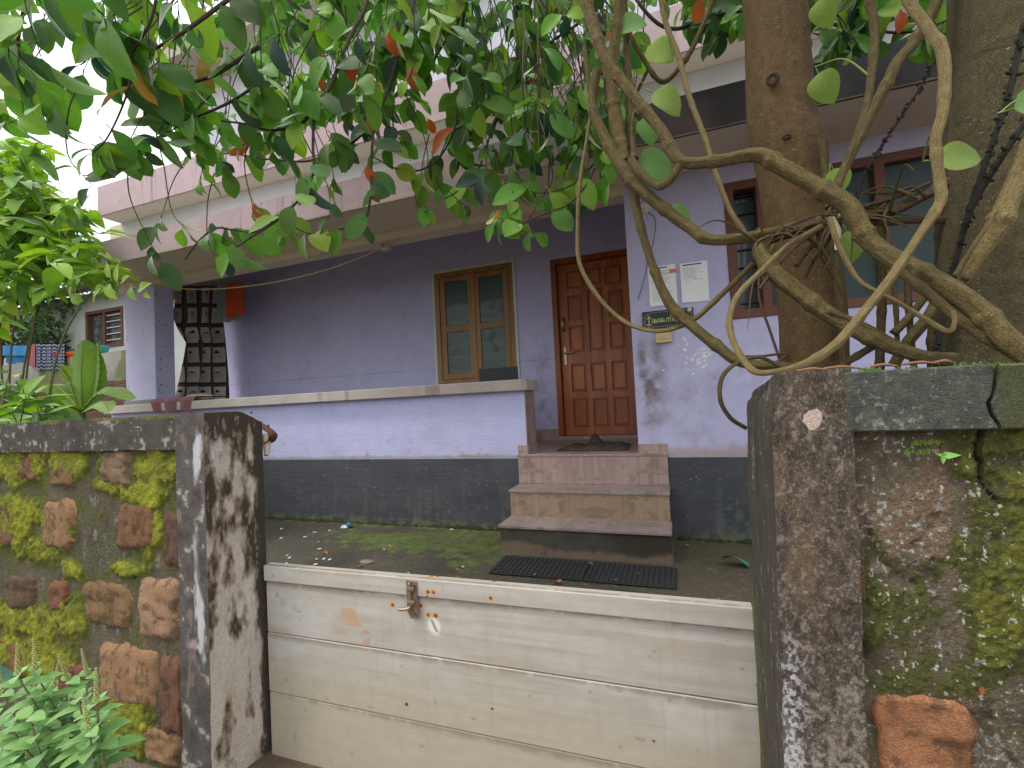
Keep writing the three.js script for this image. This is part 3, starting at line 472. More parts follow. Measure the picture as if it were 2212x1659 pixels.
  const s1 = new THREE.Shape(), s2 = new THREE.Shape(); s1.moveTo(.372, 1.439); s1.lineTo(edge[6].x - .003, 1.439); for (let i = 5; i >= 0; i--) s1.lineTo(edge[i].x - .004 - .002 * Math.sin(i * 3), edge[i].y); s1.lineTo(.372, 1.580);
  s2.moveTo(edge[6].x + .003, 1.439); s2.lineTo(6, 1.439); s2.lineTo(6, 1.578); s2.lineTo(edge[0].x + .006, 1.578); for (let i = 1; i < 6; i++) s2.lineTo(edge[i].x + .004 + .002 * Math.sin(i * 2), edge[i].y);
  for (const s of [s1, s2]) part('coping', fitUV(slab(s, -1.276, .30, .004), .30, 1.60, 1.42, 1.59), cm, wallR);
  // gate pillar, leaning
  const front = tex(512, 1024, 0, .165, .2, 1.59, (x, y) => {
    const f = fbm(x * 60, y * 44, 5, 281), n = fbm(x * 12, y * 7, 4, 283), sp = fbm(x * 150, y * 120, 3, 285), g = vn(x * 500, y * 500, 8), o = fbm(x * 16, y * 6, 4, 287);
    let c = mix3([.028, .020, .015], [.17, .135, .105], f * 1.0 + n * .4 - .28); c = mix3(c, [.22, .135, .06], .5 * sstep(.56, .70, o) * sstep(.9, 1.1, y) * sstep(1.45, 1.35, y));
    const lw = lerp(.60, .49, sstep(1.2, .45, y)); c = mix3(c, [.30, .26, .22], .85 * sstep(lw - .06, lw + .12, sp * .6 + f * .4)); c = mix3(c, [.20, .15, .11], .6 * sstep(.5, .7, fbm(x * 240, y * 160, 3, 289))); c = mix3(c, [.58, .60, .66], sstep(.46, .6, sp * .7 + f * .3) * Math.exp(-(((x - .018) / .022) ** 2)) * sstep(1.05, .8, y) * .9);
    c = mix3(c, [.52, .49, .45], .85 * sstep(.85, .45, y + .25 * (n - .5)) * sstep(.38, .56, f * .7 + sp * .3)); const dx = x - .085, dy = y - 1.475; if (Math.hypot(dx * 1.1, dy * .8) < .017 * (.6 + f)) c = [.66, .50, .44];
    return c.map(v => v * (.72 + .56 * g));
  });
  const side = tex(256, 1024, 0, .33, .2, 1.59, (zz, y) => { const s = fbm(zz * 60, y * 3, 4, 291), f = fbm(zz * 40, y * 24, 4, 293), g = vn(zz * 300, y * 120, 5); let c = mix3([.035, .030, .022], [.12, .10, .075], s * .7 + f * .4 - .15); c = mix3(c, [.34, .32, .28], sstep(.68, .74, g * .3 + s * .4 + f * .35)); return mix3(c, [.09, .11, .015], .8 * sstep(.06, .0, zz - .04 * f) * sstep(1.1, .7, y)); });
  const fm = mat([1, 1, 1], .95, { map: front, bumpMap: rep(grit, 1, 7), bumpScale: .010 }), sm = mat([1, 1, 1], .95, { map: side, bumpMap: rep(grit, 2, 6), bumpScale: .010 });
  const H0 = 1.588, pg = new THREE.BoxGeometry(.168, H0, .33, 20, 110, 22); pg.translate(.288, H0 / 2, -1.444);
  const pp = pg.attributes.position; { const uv = pg.attributes.uv; for (let i = 0; i < pp.count; i++) uv.setY(i, (pp.getY(i) - .2) / 1.39); }
  for (let i = 0; i < pp.count; i++) { const x = pp.getX(i), y = pp.getY(i), zz = pp.getZ(i); const back = clamp((-1.28 - zz) / .33), left = 1 - clamp((x - .204) / .1); let nx = x + (y - .95) * .024 - .012 * back * left + .016 * left * sstep(1.46, 1.59, y) * sstep(1.40, 1.59, y); const rnd = left * sstep(1.50, 1.588, y) * back * .05; pp.setXYZ(i, nx, y - rnd, zz); }
  jitter(pg, .005, 10, 9);
  part('gate_pillar', pg, [sm, sm, fm, fm, fm, fm], wallR);
  // moss tufts and seedlings on the coping and on the face
  const R = rng(77), blade = [];
  for (const [px, py, d, n, w] of [[1880, 803, 1.285, 60, 26], [1990, 800, 1.29, 50, 60], [2120, 792, 1.285, 60, 60], [2000, 960, 1.30, 60, 30], [1980, 980, 1.30, 40, 30]]) for (let i = 0; i < n; i++) { const p = at(px + (R() - .5) * w * 2, py + (R() - .5) * 8, d); const g = leafGeo({ n: 3, L: .005 + R() * .006, W: .004, stalk: 0 }); g.applyMatrix4(pose(p, V(R() - .5, 1, R() * .6), V(R() - .5, .3, 1), 1)); blade.push(g); }
  part('moss_tuft', mergeGeometries(blade), mat([.11, .20, .025], .9), wallR, 'stuff');
}
{ // little plants rooted in the right wall
  const lg = leafGeo({ n: 4, L: 1, W: .6 }), m = mat([.16, .36, .06], .7);
  const sp = thing('seedling', 'tiny bright green seedling growing on the face of the mossy wall', 'seedling', null, at(2035, 985, 1.295));
  for (const [dx, dy, s] of [[1, .25, .030], [-.8, .5, .016], [-.2, -1, .018], [.2, 1, .012]]) { const o = part('leaf', lg, m, sp); setPose(o, pose(V(0, 0, .004), V(dx, dy, .5), V(0, .6, 1), s)); }
}

// ---------------------------------------------------------------- gate
const gate = thing('gate', 'low cream gate of four wide horizontal boards with rusty screw marks', 'gate', null, V(-.82, 0, -1.64));
{
  const marks = [[612, 1298, 8, 0], [638, 1310, 8, 0], [759, 1332, 17, 1], [741, 1363, 6, 1], [793, 1380, 15, 2], [930, 1276, 6, 3], [942, 1277, 6, 3], [928, 1286, 4, 3], [850, 1306, 6, 3], [911, 1308, 6, 3], [927, 1328, 6, 3], [943, 1330, 8, 3], [940, 1352, 16, 4], [1065, 1290, 6, 3], [1065, 1531, 4, 5], [1414, 1603, 4, 5], [880, 1520, 5, 5], [1390, 1318, 5, 0], [650, 1335, 4, 0], [1015, 1310, 14, 0]].map(([x, y, r, k]) => { const p = at(x, y, 1.64), q = at(x + r, y, 1.64); return [p.x, p.y, q.x - p.x, k]; });
  const gt = tex(2048, 1024, -1.84, .20, 0, .87, (x, y) => {
    const s = fbm(x * 2.2, y * 30, 4, 301), n = fbm(x * 2.5, y * 4, 4, 303), f = fbm(x * 30, y * 30, 3, 305), g = fbm(x * 9, y * 90, 3, 307);
    let c = mix3([.47, .455, .42], [.33, .295, .245], clamp(s * .75 + n * .7 - .3)); c = mix3(c, [.34, .29, .22], .45 * sstep(.58, .72, fbm(x * 1.6, y * 46, 4, 309))); const low = sstep(.55, .30, y + .12 * (n - .5)); c = mix3(c, [.39, .35, .26], low * .8);
    c = mix3(c, [.38, .32, .25], .55 * sstep(.22, .0, y + .10 * (n - .5)) * sstep(.3, .62, f + n * .3)); c = mix3(c, [.54, .53, .50], .5 * sstep(.58, .75, n) * (1 - low));
    for (const yy of [.2845, .5505, .7855]) { const dd = y - yy; if (dd < .004 && dd > -.035) c = mix3(c, [.20, .16, .11], .75 * sstep(-.03, -.001, dd * (1.5 - n * 1.6 + .8 * (1 - f))) * sstep(.35, .6, f * .6 + n * .5)); }
    const dr = fbm(x * 60, y * 2.2, 3, 308); c = mix3(c, [.33, .28, .21], .22 * sstep(.64, .84, dr)); if (fbm(x * 26, y * 26, 2, 306) > .86) c = mix3(c, [.26, .23, .19], .6);
    c = c.map(v => v * (.88 + .14 * f + .10 * g));
    for (const [a, b, r, k] of marks) { const dx = x - a, dy = y - b; if (Math.abs(dx) > r * 2.2 || Math.abs(dy) > r * 2.2) continue; const d = Math.hypot(dx, dy) / r * (1.25 - .5 * f);
      if (k === 0) c = mix3(c, [.33, .31, .28], .5 * (1 - sstep(.5, 1, d))); else if (k === 1) c = mix3(c, [.46, .30, .19], .85 * (1 - sstep(.8, 1, Math.max(Math.abs(dx * .9 + dy * .4), Math.abs(dy)) / r * (1.3 - .5 * f)))); else if (k === 2) c = mix3(c, [.42, .27, .18], (Math.abs(dx) < r * .5 && Math.abs(dy) < r * 1.05 && f > .40 ? .8 : 0));
      else if (k === 3) { c = mix3(c, [.55, .30, .12], .75 * (1 - sstep(.5, 1.5, d))); c = mix3(c, [.16, .06, .02], 1 - sstep(.35, .75, d)); } else if (k === 4) { c = mix3(c, [.72, .71, .68], .8 * (1 - sstep(.6, 1.2, d))); if (Math.abs(dx + dy * .5) < r * .22 && Math.abs(dy) < r * .7) c = [.33, .30, .25]; } else c = mix3(c, [.07, .05, .03], 1 - sstep(.5, .9, d)); }
    return c;
  });
  const gm = mat([1, 1, 1], .5, { map: gt });
  gate.rotation.z = .006;
  const lv = [[.0, .283], [.286, .549], [.552, .784], [.787, .858]];
  lv.forEach(([a, b], i) => { const g = rbox(-1.83, .195, a, b, -1.64 + (i === 3 ? .012 : (i % 2) * .002), -1.675, .005, 3); fitUV(g, -1.84, .20, 0, .87); g.translate(.82, 0, 1.64); const o = part(i === 3 ? 'top_rail' : 'board', g, gm, gate); if (i === 3) o.userData.label = 'thicker top rail of the gate'; });
  for (const x of [-1.6, -.1]) part('back_batten', box(x - .04 + .82, x + .04 + .82, .03, .84, -.037, -.062), mat([.30, .27, .22], .8), gate);
  // rusty tower bolt
  const rust = mat([1, 1, 1], .75, { metalness: .25, map: tex(128, 256, 0, 1, 0, 2, (x, y) => { const f = fbm(x * 6, y * 6, 4, 311), s = fbm(x * 30, y * 3, 3, 313); return mix3([.10, .05, .028], [.30, .21, .15], f * .6 + s * .5 - .1); }) });
  const P = at(894, 1293, 1.63).sub(gate.position), b0 = new THREE.Shape(); b0.moveTo(-.022, .072); b0.lineTo(.024, .070); b0.lineTo(.024, -.072); b0.lineTo(-.008, -.074); b0.lineTo(-.022, -.050);
  const lg = new THREE.ExtrudeGeometry(b0, { depth: .004, bevelEnabled: true, bevelThickness: .0015, bevelSize: .0015, bevelSegments: 1 }); lg.translate(P.x, P.y, .0125); { const uv = lg.attributes.uv, p = lg.attributes.position; for (let i = 0; i < p.count; i++) uv.setXY(i, (p.getX(i) - P.x) * 20 + .5, (p.getY(i) - P.y) * 6 + .5); }
  const latch = part('latch', lg, rust, gate); latch.userData.label = 'rusty sliding bolt latch';
  part('bolt', tube([V(P.x - .005, P.y + .070, .024), V(P.x - .005, P.y - .02, .024), V(P.x - .006, P.y - .028, .027), V(P.x - .02, P.y - .033, .034), V(P.x - .05, P.y - .034, .040)], [.0065, .0065, .006, .006, .006], { rs: 10, step: .004 }), mat([.32, .25, .20], .45, { metalness: .7 }), latch);
  for (const y of [.045, -.008]) part('bolt_strap', rbox(P.x - .016, P.x + .018, P.y + y - .008, P.y + y + .008, .0185, .033, .005), rust, latch);
  for (const [x, y] of [[.015, .055], [.015, -.055]]) part('screw', new THREE.CylinderGeometry(.004, .004, .003, 10).rotateX(Math.PI / 2).translate(P.x + x, P.y + y, .0195), mat([.06, .03, .02], .7, { metalness: .4 }), latch);
}

// ---------------------------------------------------------------- things on the front wall
{
  const p = at(1387, 677, 4.3), q = at(1500, 706, 4.3), x0 = p.x, x1 = q.x, y1 = at(1387, 675, 4.3).y, y0 = at(1390, 713, 4.3).y;
  const t = canvasTex(1024, 420, (c, w, h) => {
    c.fillStyle = '#070b0c'; c.fillRect(0, 0, w, h);
    c.strokeStyle = '#8f9a86'; c.lineWidth = 9; c.beginPath(); const m = 42, n = 78; c.moveTo(m + n, m); c.lineTo(w - m - n, m); c.quadraticCurveTo(w - m - n, m + n * .8, w - m, m + n); c.lineTo(w - m, h - m - n); c.quadraticCurveTo(w - m - n, h - m - n * .8, w - m - n, h - m); c.lineTo(m + n, h - m); c.quadraticCurveTo(m + n, h - m - n * .8, m, h - m - n); c.lineTo(m, m + n); c.quadraticCurveTo(m + n, m + n * .8, m + n, m); c.stroke();
    c.strokeStyle = c.fillStyle = '#b9c077'; c.lineCap = 'round'; c.lineJoin = 'round';
    c.lineWidth = 20; const L = (...a) => { c.beginPath(); c.moveTo(a[0], a[1]); for (let i = 2; i < a.length; i += 2) c.lineTo(a[i], a[i + 1]); c.stroke(); };
    L(135, 105, 135, 315); L(92, 165, 178, 165); L(90, 318, 180, 318); c.beginPath(); c.arc(135, 105, 12, 0, 7); c.fill();
    c.lineWidth = 13; const arc = (x, y, r, a, b, ry = r) => { c.beginPath(); c.ellipse(x, y, r, ry, 0, a, b); c.stroke(); };
    const pi = Math.PI, b = 280, k = 52;                                        // letters on a base line
    // sha
    arc(218, b - 45, 16, .2 * pi, 1.9 * pi, 45); L(234, b - 62, 234, b); L(234, b, 262, b); arc(262, b - 40, 17, pi, 2 * pi, 45); arc(262, b - 22, 15, 0, 2 * pi, 20); L(284, b - 40, 284, b + 4);
    // aa sign
    arc(318, b - 45, 17, pi, 2.05 * pi, 46); L(335, b - 45, 335, b); L(301, b - 40, 304, b);
    // ra, da
    arc(372, b - 44, 22, .7 * pi, 2.3 * pi, 44); arc(374, b - 18, 12, 0, 2 * pi, 15); arc(424, b - 44, 24, .75 * pi, 2.25 * pi, 44); arc(428, b - 20, 13, .3 * pi, 1.6 * pi, 18); L(444, b - 10, 452, b);
    // ni
    L(492, b, 492, b - 40); arc(511, b - 45, 19, pi, 2 * pi, 45); L(530, b - 45, 530, b); arc(549, b - 45, 19, pi, 2 * pi, 45); L(568, b - 45, 568, b); arc(590, b - 100, 18, .8 * pi, 2 * pi, 40); L(608, b - 100, 612, b);
    // va, aa, s
    arc(652, b - 40, 22, .9 * pi, 2.1 * pi, 48); L(630, b - 40, 634, b); L(674, b - 36, 674, b); L(674, b, 700, b); L(700, b, 700, b - 70); arc(742, b - 45, 18, pi, 2.05 * pi, 46); L(760, b - 45, 760, b); arc(800, b - 44, 20, .7 * pi, 2.2 * pi, 44); L(822, b - 30, 822, b); L(822, b, 850, b); L(850, b, 850, b - 70); arc(862, b - 112, 14, .3 * pi, 1.8 * pi, 12);
  });
  const np = thing('name_plate', 'black house name plate with gold Malayalam lettering and a small cross', 'name plate');
  part('plate', fitUV(rbox(x0, x1, y0, y1, ZF + .013, ZF + .001, .003), x0, x1, y0, y1), mat([1, 1, 1], .22, { map: t }), np);
  part('corner_patch', rbox(x1 - .046, x1 - .014, y1 - .035, y1 + .004, ZF + .016, ZF + .0135, .001), mat([.55, .60, .52], .8), np);
  const sx0 = at(1416, 716, 4.3).x, sx1 = at(1451, 716, 4.3).x, sy1 = at(1433, 715.5, 4.3).y, sy0 = at(1433, 741, 4.3).y;
  const sw = thing('switch_box', 'cream plastic switch box with two rockers below the name plate', 'switch box');
  const cream = mat([.62, .50, .24], .4);
  part('box', rbox(sx0, sx1, sy0, sy1, ZF + .040, ZF + .001, .006), cream, sw);
  for (const a of [.18, .52]) { const g = rbox(lerp(sx0, sx1, a), lerp(sx0, sx1, a + .30), lerp(sy0, sy1, .30), lerp(sy0, sy1, .78), .004, -.004, .003); g.rotateX(0); g.translate(0, 0, ZF + .043); part('rocker', g, cream, sw); }
  // two notices
  const R = rng(9);
  const sheetTex = s => canvasTex(256, 362, (c, w, h) => {
    c.fillStyle = '#f6f7fc'; c.fillRect(0, 0, w, h); c.fillStyle = '#2c3046'; if (s) c.fillRect(24, 14, 178, 11); else c.fillRect(70, 12, 112, 10);
    const r = rng(40 + s); c.fillStyle = 'rgba(70,76,96,.55)';
    if (s) { for (let y = 44; y < 150; y += 10) { let x = 26; while (x < 226 - (r() < .3 ? 90 : 0)) { const l = 6 + r() * 20; c.fillRect(x, y, l, 3); x += l + 5; } } c.fillRect(120, 158, 90, 3); c.fillRect(40, 168, 60, 3); }
    else for (let y = 40; y < 320; y += 9) { if (r() < .12) continue; let x = 34; while (x < 216 - (r() < .35 ? 70 : 0)) { const l = 6 + r() * 20; c.fillRect(x, y, l, 2.6); x += l + 5; } }
    if (!s) { c.fillStyle = 'rgba(60,66,90,.5)'; c.fillRect(34, 70, 190, 2); c.fillRect(130, 110, 1.5, 190); }
  });
  for (const [a, b, cx, d, s, lab] of [[1399, 577, 1464, 660, 0, 'white printed notice with an orange sticker taped to the lavender wall'], [1468, 569, 1533, 652, 1, 'white printed notice with a dark heading bar and no sticker on the wall']]) {
    const P = at(a, b, 4.3), Q = at(cx, d, 4.3), X0 = P.x, X1 = Q.x, Y1 = (P.y + at(cx, b - 6, 4.3).y) / 2, Y0 = at((a + cx) / 2 + 3, d, 4.3).y;
    const g = sheet(8, 10, (u, v) => V(lerp(X0, X1, u), lerp(Y0, Y1, v), ZF + .004 + .005 * Math.sin(u * 3 + v * 2 + s) ** 2 * (1 - v) + .002), .0006);
    const n = solo('notice', g, mat([1, 1, 1], .8, { map: sheetTex(s), side: THREE.DoubleSide }), lab, 'notice', 'notices on the front wall');
    if (!s) part('sticker', rbox(X1 - .05, X1 + .008, Y1 - .075, Y1 - .045, ZF + .014, ZF + .012, .0008), mat([.85, .22, .10], .7), n);
  }
  const lamp = thing('bulb_holder', 'small white bulb holder on the wall above the notices', 'lamp'); const bp = at(1393, 452, 4.3);
  part('base', new THREE.CylinderGeometry(.05, .05, .02, 20).rotateX(Math.PI / 2).translate(bp.x, bp.y, ZF + .011), mat([.7, .68, .62], .5), lamp);
  part('socket', new THREE.CylinderGeometry(.028, .034, .06, 16).rotateX(Math.PI / 2 - .4).translate(bp.x, bp.y - .008, ZF + .05), mat([.72, .70, .62], .4), lamp);
  const fx = thing('junction_box', 'tiny beige junction box under the veranda beam', 'junction box'); const fp = at(833, 536, 4.4);
  part('box', rbox(fp.x - .05, fp.x + .05, 3.325, 3.3995, -4.36, -4.44, .008), mat([.58, .52, .44], .5), fx);
  part('knob', new THREE.CylinderGeometry(.018, .018, .02, 14).rotateX(Math.PI / 2).translate(fp.x, 3.362, -4.35), mat([.05, .05, .05], .4), fx);
  solo('wire', tube([at(1378, 648, 4.27), at(1392, 600, 4.27), at(1400, 560, 4.275), at(1412, 520, 4.27), at(1414, 470, 4.28), bp.clone().add(V(.02, -.03, .02))], [.004], { rs: 6 }), mat([.10, .10, .12], .6), 'thin dark cable hanging from the bulb holder past a notice', 'wire');
}

// ---------------------------------------------------------------- veranda things
{
  const rope = mat([.42, .33, .20], .9);
  solo('clothesline', tube([at(322, 616, 4.28), at(385, 623, 4.27), at(470, 624, 4.26), at(580, 612, 4.26), at(680, 590, 4.26), at(770, 560, 4.27), at(830, 532, 4.28), at(862, 514, 4.28)], [.008], { rs: 8 }), rope, 'beige rope sagging from the column to the veranda beam', 'rope');
  // plaid sheet hung across the open end of the veranda
  const LFT = [[170, 290], [300, 262], [460, 240], [590, 300], [750, 400], [900, 380], [1100, 340], [1340, 282]], RGT = [[170, 800], [1340, 852]];
  const ip = (T, y) => { for (let i = 0; i < T.length - 1; i++) if (y <= T[i + 1][0]) return lerp(T[i][1], T[i + 1][1], clamp((y - T[i][0]) / (T[i + 1][0] - T[i][0]))); return T[T.length - 1][1]; };
  const toP = (zx, zy) => atX((600 + zx / 2.765) * .54, (1100 + zy / 2.765) * .54, -7.12);
  const plaid = canvasTex(512, 1024, (c, w, h) => {
    c.fillStyle = '#3f3a38'; c.fillRect(0, 0, w, h); const r = rng(12);
    for (let i = 0; i < 6; i++) for (let j = 0; j < 4; j++) { const x = 22 + j * 122, y = 18 + i * 172; c.fillStyle = ['#c9c0b2', '#bdb3a6', '#d2c9bc'][Math.floor(r() * 3)]; c.fillRect(x, y, 88, 134); c.fillStyle = 'rgba(70,64,60,.5)'; for (let k = 0; k < 5; k++) c.fillRect(x + 12, y + 62 + k * 8, 58, 2); if (r() < .5) { c.fillStyle = '#2a2625'; c.beginPath(); c.ellipse(x + 42, y + 44, 16, 9, 0, 0, 7); c.fill(); c.beginPath(); c.ellipse(x + 42, y + 34, 7, 9, 0, 0, 7); c.fill(); } else { c.fillStyle = '#6d635c'; c.beginPath(); c.moveTo(x + 20, y + 56); c.quadraticCurveTo(x + 42, y + 20, x + 64, y + 56); c.fill(); } }
    c.strokeStyle = 'rgba(150,142,132,.55)'; c.lineWidth = 2; for (let j = 0; j < 4; j++) for (const d of [-10, -4, 2]) { c.beginPath(); c.moveTo(14 + j * 122 + d, 0); c.lineTo(14 + j * 122 + d, h); c.stroke(); }
    for (let i = 0; i < 6; i++) for (const d of [-10, -4]) { c.beginPath(); c.moveTo(0, 12 + i * 172 + d); c.lineTo(w, 12 + i * 172 + d); c.stroke(); }
    c.fillStyle = '#2b2a2a'; c.fillRect(0, 0, 16, h); c.fillStyle = '#8d857b'; for (let y = 0; y < h; y += 14) for (let x = 0; x < 16; x += 12) c.fillRect(x, y, 7, 9);
  });
  const g = sheet(40, 60, (u, v) => { const y = lerp(1420, 120, v), k = ip(LFT, y), m = ip(RGT, y), p = toP(lerp(k, m, u), y); p.x += .05 * Math.sin(u * 21 + v * 1.5) * (.4 + .6 * (1 - v)) + .03 * Math.sin(u * 9 - v * 4); return p; }); { const uv = g.attributes.uv; for (let i = 0; i < uv.count; i++) { const v = uv.getY(i), y = lerp(1420, 120, v); uv.setX(i, (lerp(ip(LFT, y), ip(RGT, y), uv.getX(i)) - 240) / 612); } }
  solo('plaid_sheet', g, mat([.9, .9, .9], .95, { map: plaid, side: THREE.DoubleSide }), 'grey and cream block-print sheet hanging at the open end of the veranda', 'cloth');
  const hang = (name, label, cols, x0, x1, y0, y1, d, m, seed) => solo(name, sheet(18, 18, (u, v) => { const wob = (fbm(u * 3 + seed, 0, 2, seed) - .5) * 22 * (1 - v), p = at(lerp(x0, x1, u) + (1 - v) * 4 * (u - .5), lerp(y1, y0, v) + wob, d); p.z += .03 * Math.sin(u * 14 + seed) * (.3 + .7 * (1 - v)); return p; }), m, label, 'cloth', 'clothes drying in the veranda');
  hang('hanging_cloth', 'mint green cloth hanging behind the orange one', 0, 470, 515, 612, 696, 5.42, mat([.30, .44, .38], .95, { side: THREE.DoubleSide }), 3);
  hang('hanging_cloth', 'bright orange cloth hanging in the veranda corner', 0, 486, 527, 612, 684, 5.3, mat([.62, .10, .025], .95, { side: THREE.DoubleSide }), 5);
  solo('drying_line', tube([at(455, 613, 5.36), at(500, 612, 5.36), at(560, 604, 5.5), at(620, 592, 5.76)], [.004], { rs: 6 }), mat([.25, .22, .18], .9), 'thin line carrying the orange and mint cloths', 'rope');
  // mauve towel over the bench edge, pale bundle beside it
  const tw = sheet(26, 20, (u, v) => { const s = v * .5, lie = clamp(s / .36), X = lerp(-6.55, -6.05, u) + .08 * fbm(u * 3, v * 3, 2, 8) + .42 * (1 - lie) * (1 - u * .2) + .35 * lie * u; let p; if (s < .36) p = V(X - .15 * lie, 1.776 + .02 + .028 * fbm(u * 7, v * 7, 3, 4), -4.60 + s * 1.08); else { const q = (s - .36) / .14; p = V(X - .15 + .12 * (.5 - u) * q, 1.776 + .022 * (1 - q) - q * (.10 + .10 * fbm(u * 4, 1, 2, 6)), -4.192 + .016 * Math.sin(u * 17)); } return p; });
  solo('towel', tw, mat([.26, .115, .135], 1, { side: THREE.DoubleSide }), 'mauve towel draped over the edge of the veranda bench', 'towel');
  { const b = at(240 * .54 * 1.85 + 180, 868, 4.35); const gg = jitter(new THREE.SphereGeometry(.16, 20, 14), .03, 9, 4); gg.scale(1.5, .34, .9); gg.translate(b.x, 1.80, -4.42); solo('bundled_rag', gg, mat([.48, .43, .35], 1), 'crumpled cream rag lying on the bench beside the column', 'rag'); }
  // black rubber mat propped on the bench against the window
  const mt = thing('propped_mat', 'black studded rubber mat propped on the bench in front of the window', 'mat'); const A = at(1034, 798, 4.6), B = at(1119, 820, 4.6), rub = mat([.022, .023, .026], .6);
  part('sheet', rbox(A.x, B.x, 1.7705, A.y, -4.60, -4.615, .004), rub, mt);
  const sg = []; for (let i = 0; i < 13; i++) for (let j = 0; j < 4; j++) sg.push(rbox(A.x + .012 + i * (B.x - A.x) / 13, A.x + (B.x - A.x) / 13 * (i + 1) - .004, 1.775 + j * .040, 1.775 + j * .040 + .026, -4.594, -4.600, .002, 1));
  part('studs', mergeGeometries(sg), mat([.03, .032, .036], .5), mt, 'stuff');
  // crumpled sack by the door
  const P0 = at(1218, 965, 5), f0 = atY(1220, 966, FLOOR), f1 = atY(1362, 966, FLOOR);
  const rag = sheet(40, 24, (u, v) => { const e = Math.min(u, 1 - u, v, 1 - v), x = lerp(f0.x, f1.x, u) + .04 * (fbm(v * 5, u * 3, 2, 21) - .5), z = lerp(-4.50, -5.05, v) + .12 * (fbm(u * 5, 2, 3, 22) - .5) * (v > .5 ? 1.6 : .6); return V(x, FLOOR + .006 + sstep(0, .12, e) * (.012 + .085 * Math.max(0, fbm(u * 6, v * 5, 4, 23) - .38) + .11 * Math.exp(-((u - .45) ** 2 / .006 + (v - .85) ** 2 / .02))), z); }, .003);
  const sackTex = tex(256, 256, 0, 1, 0, 1, (x, y) => { const f = fbm(x * 9, y * 9, 4, 401), w = .5 + .5 * Math.sin(x * 260) * Math.sin(y * 260); return mix3([.045, .030, .026], [.13, .095, .085], f * .8 + w * .25 - .1); });
  solo('doormat_rag', rag, mat([1, 1, 1], 1, { map: sackTex, side: THREE.DoubleSide }), 'crumpled dark brown sackcloth in front of the wooden door', 'doormat');
  // two rubber mats on the yard at the foot of the steps
  const m0 = thing('rubber_mat', 'black rubber grid mat with the larger fallen orange leaf at its edge', 'mat', 'rubber mats below the steps', V(-1.385, YARD + .009, -3.36)); const build = (o, w) => {
    part('base', rbox(0, w, 0, .010, .185, -.185, .004), rub, o); const s = []; const nx = Math.round(w / .036), nz = 10; for (let i = 0; i < nx; i++) for (let j = 0; j < nz; j++) s.push(new THREE.BoxGeometry(w / nx - .009, .007, .37 / nz - .009).translate((i + .5) * w / nx, .0128, -.185 + (j + .5) * .37 / nz)); part('studs', mergeGeometries(s), mat([.038, .039, .042], .5), o, 'stuff'); };
  build(m0, .70); m0.rotation.y = .012;
  const m1 = thing('rubber_mat', 'black rubber grid mat lying in front of the right half of the cement step', 'mat', 'rubber mats below the steps', V(-.678, YARD + .009, -3.365)); build(m1, .61); m1.rotation.y = -.012;
}

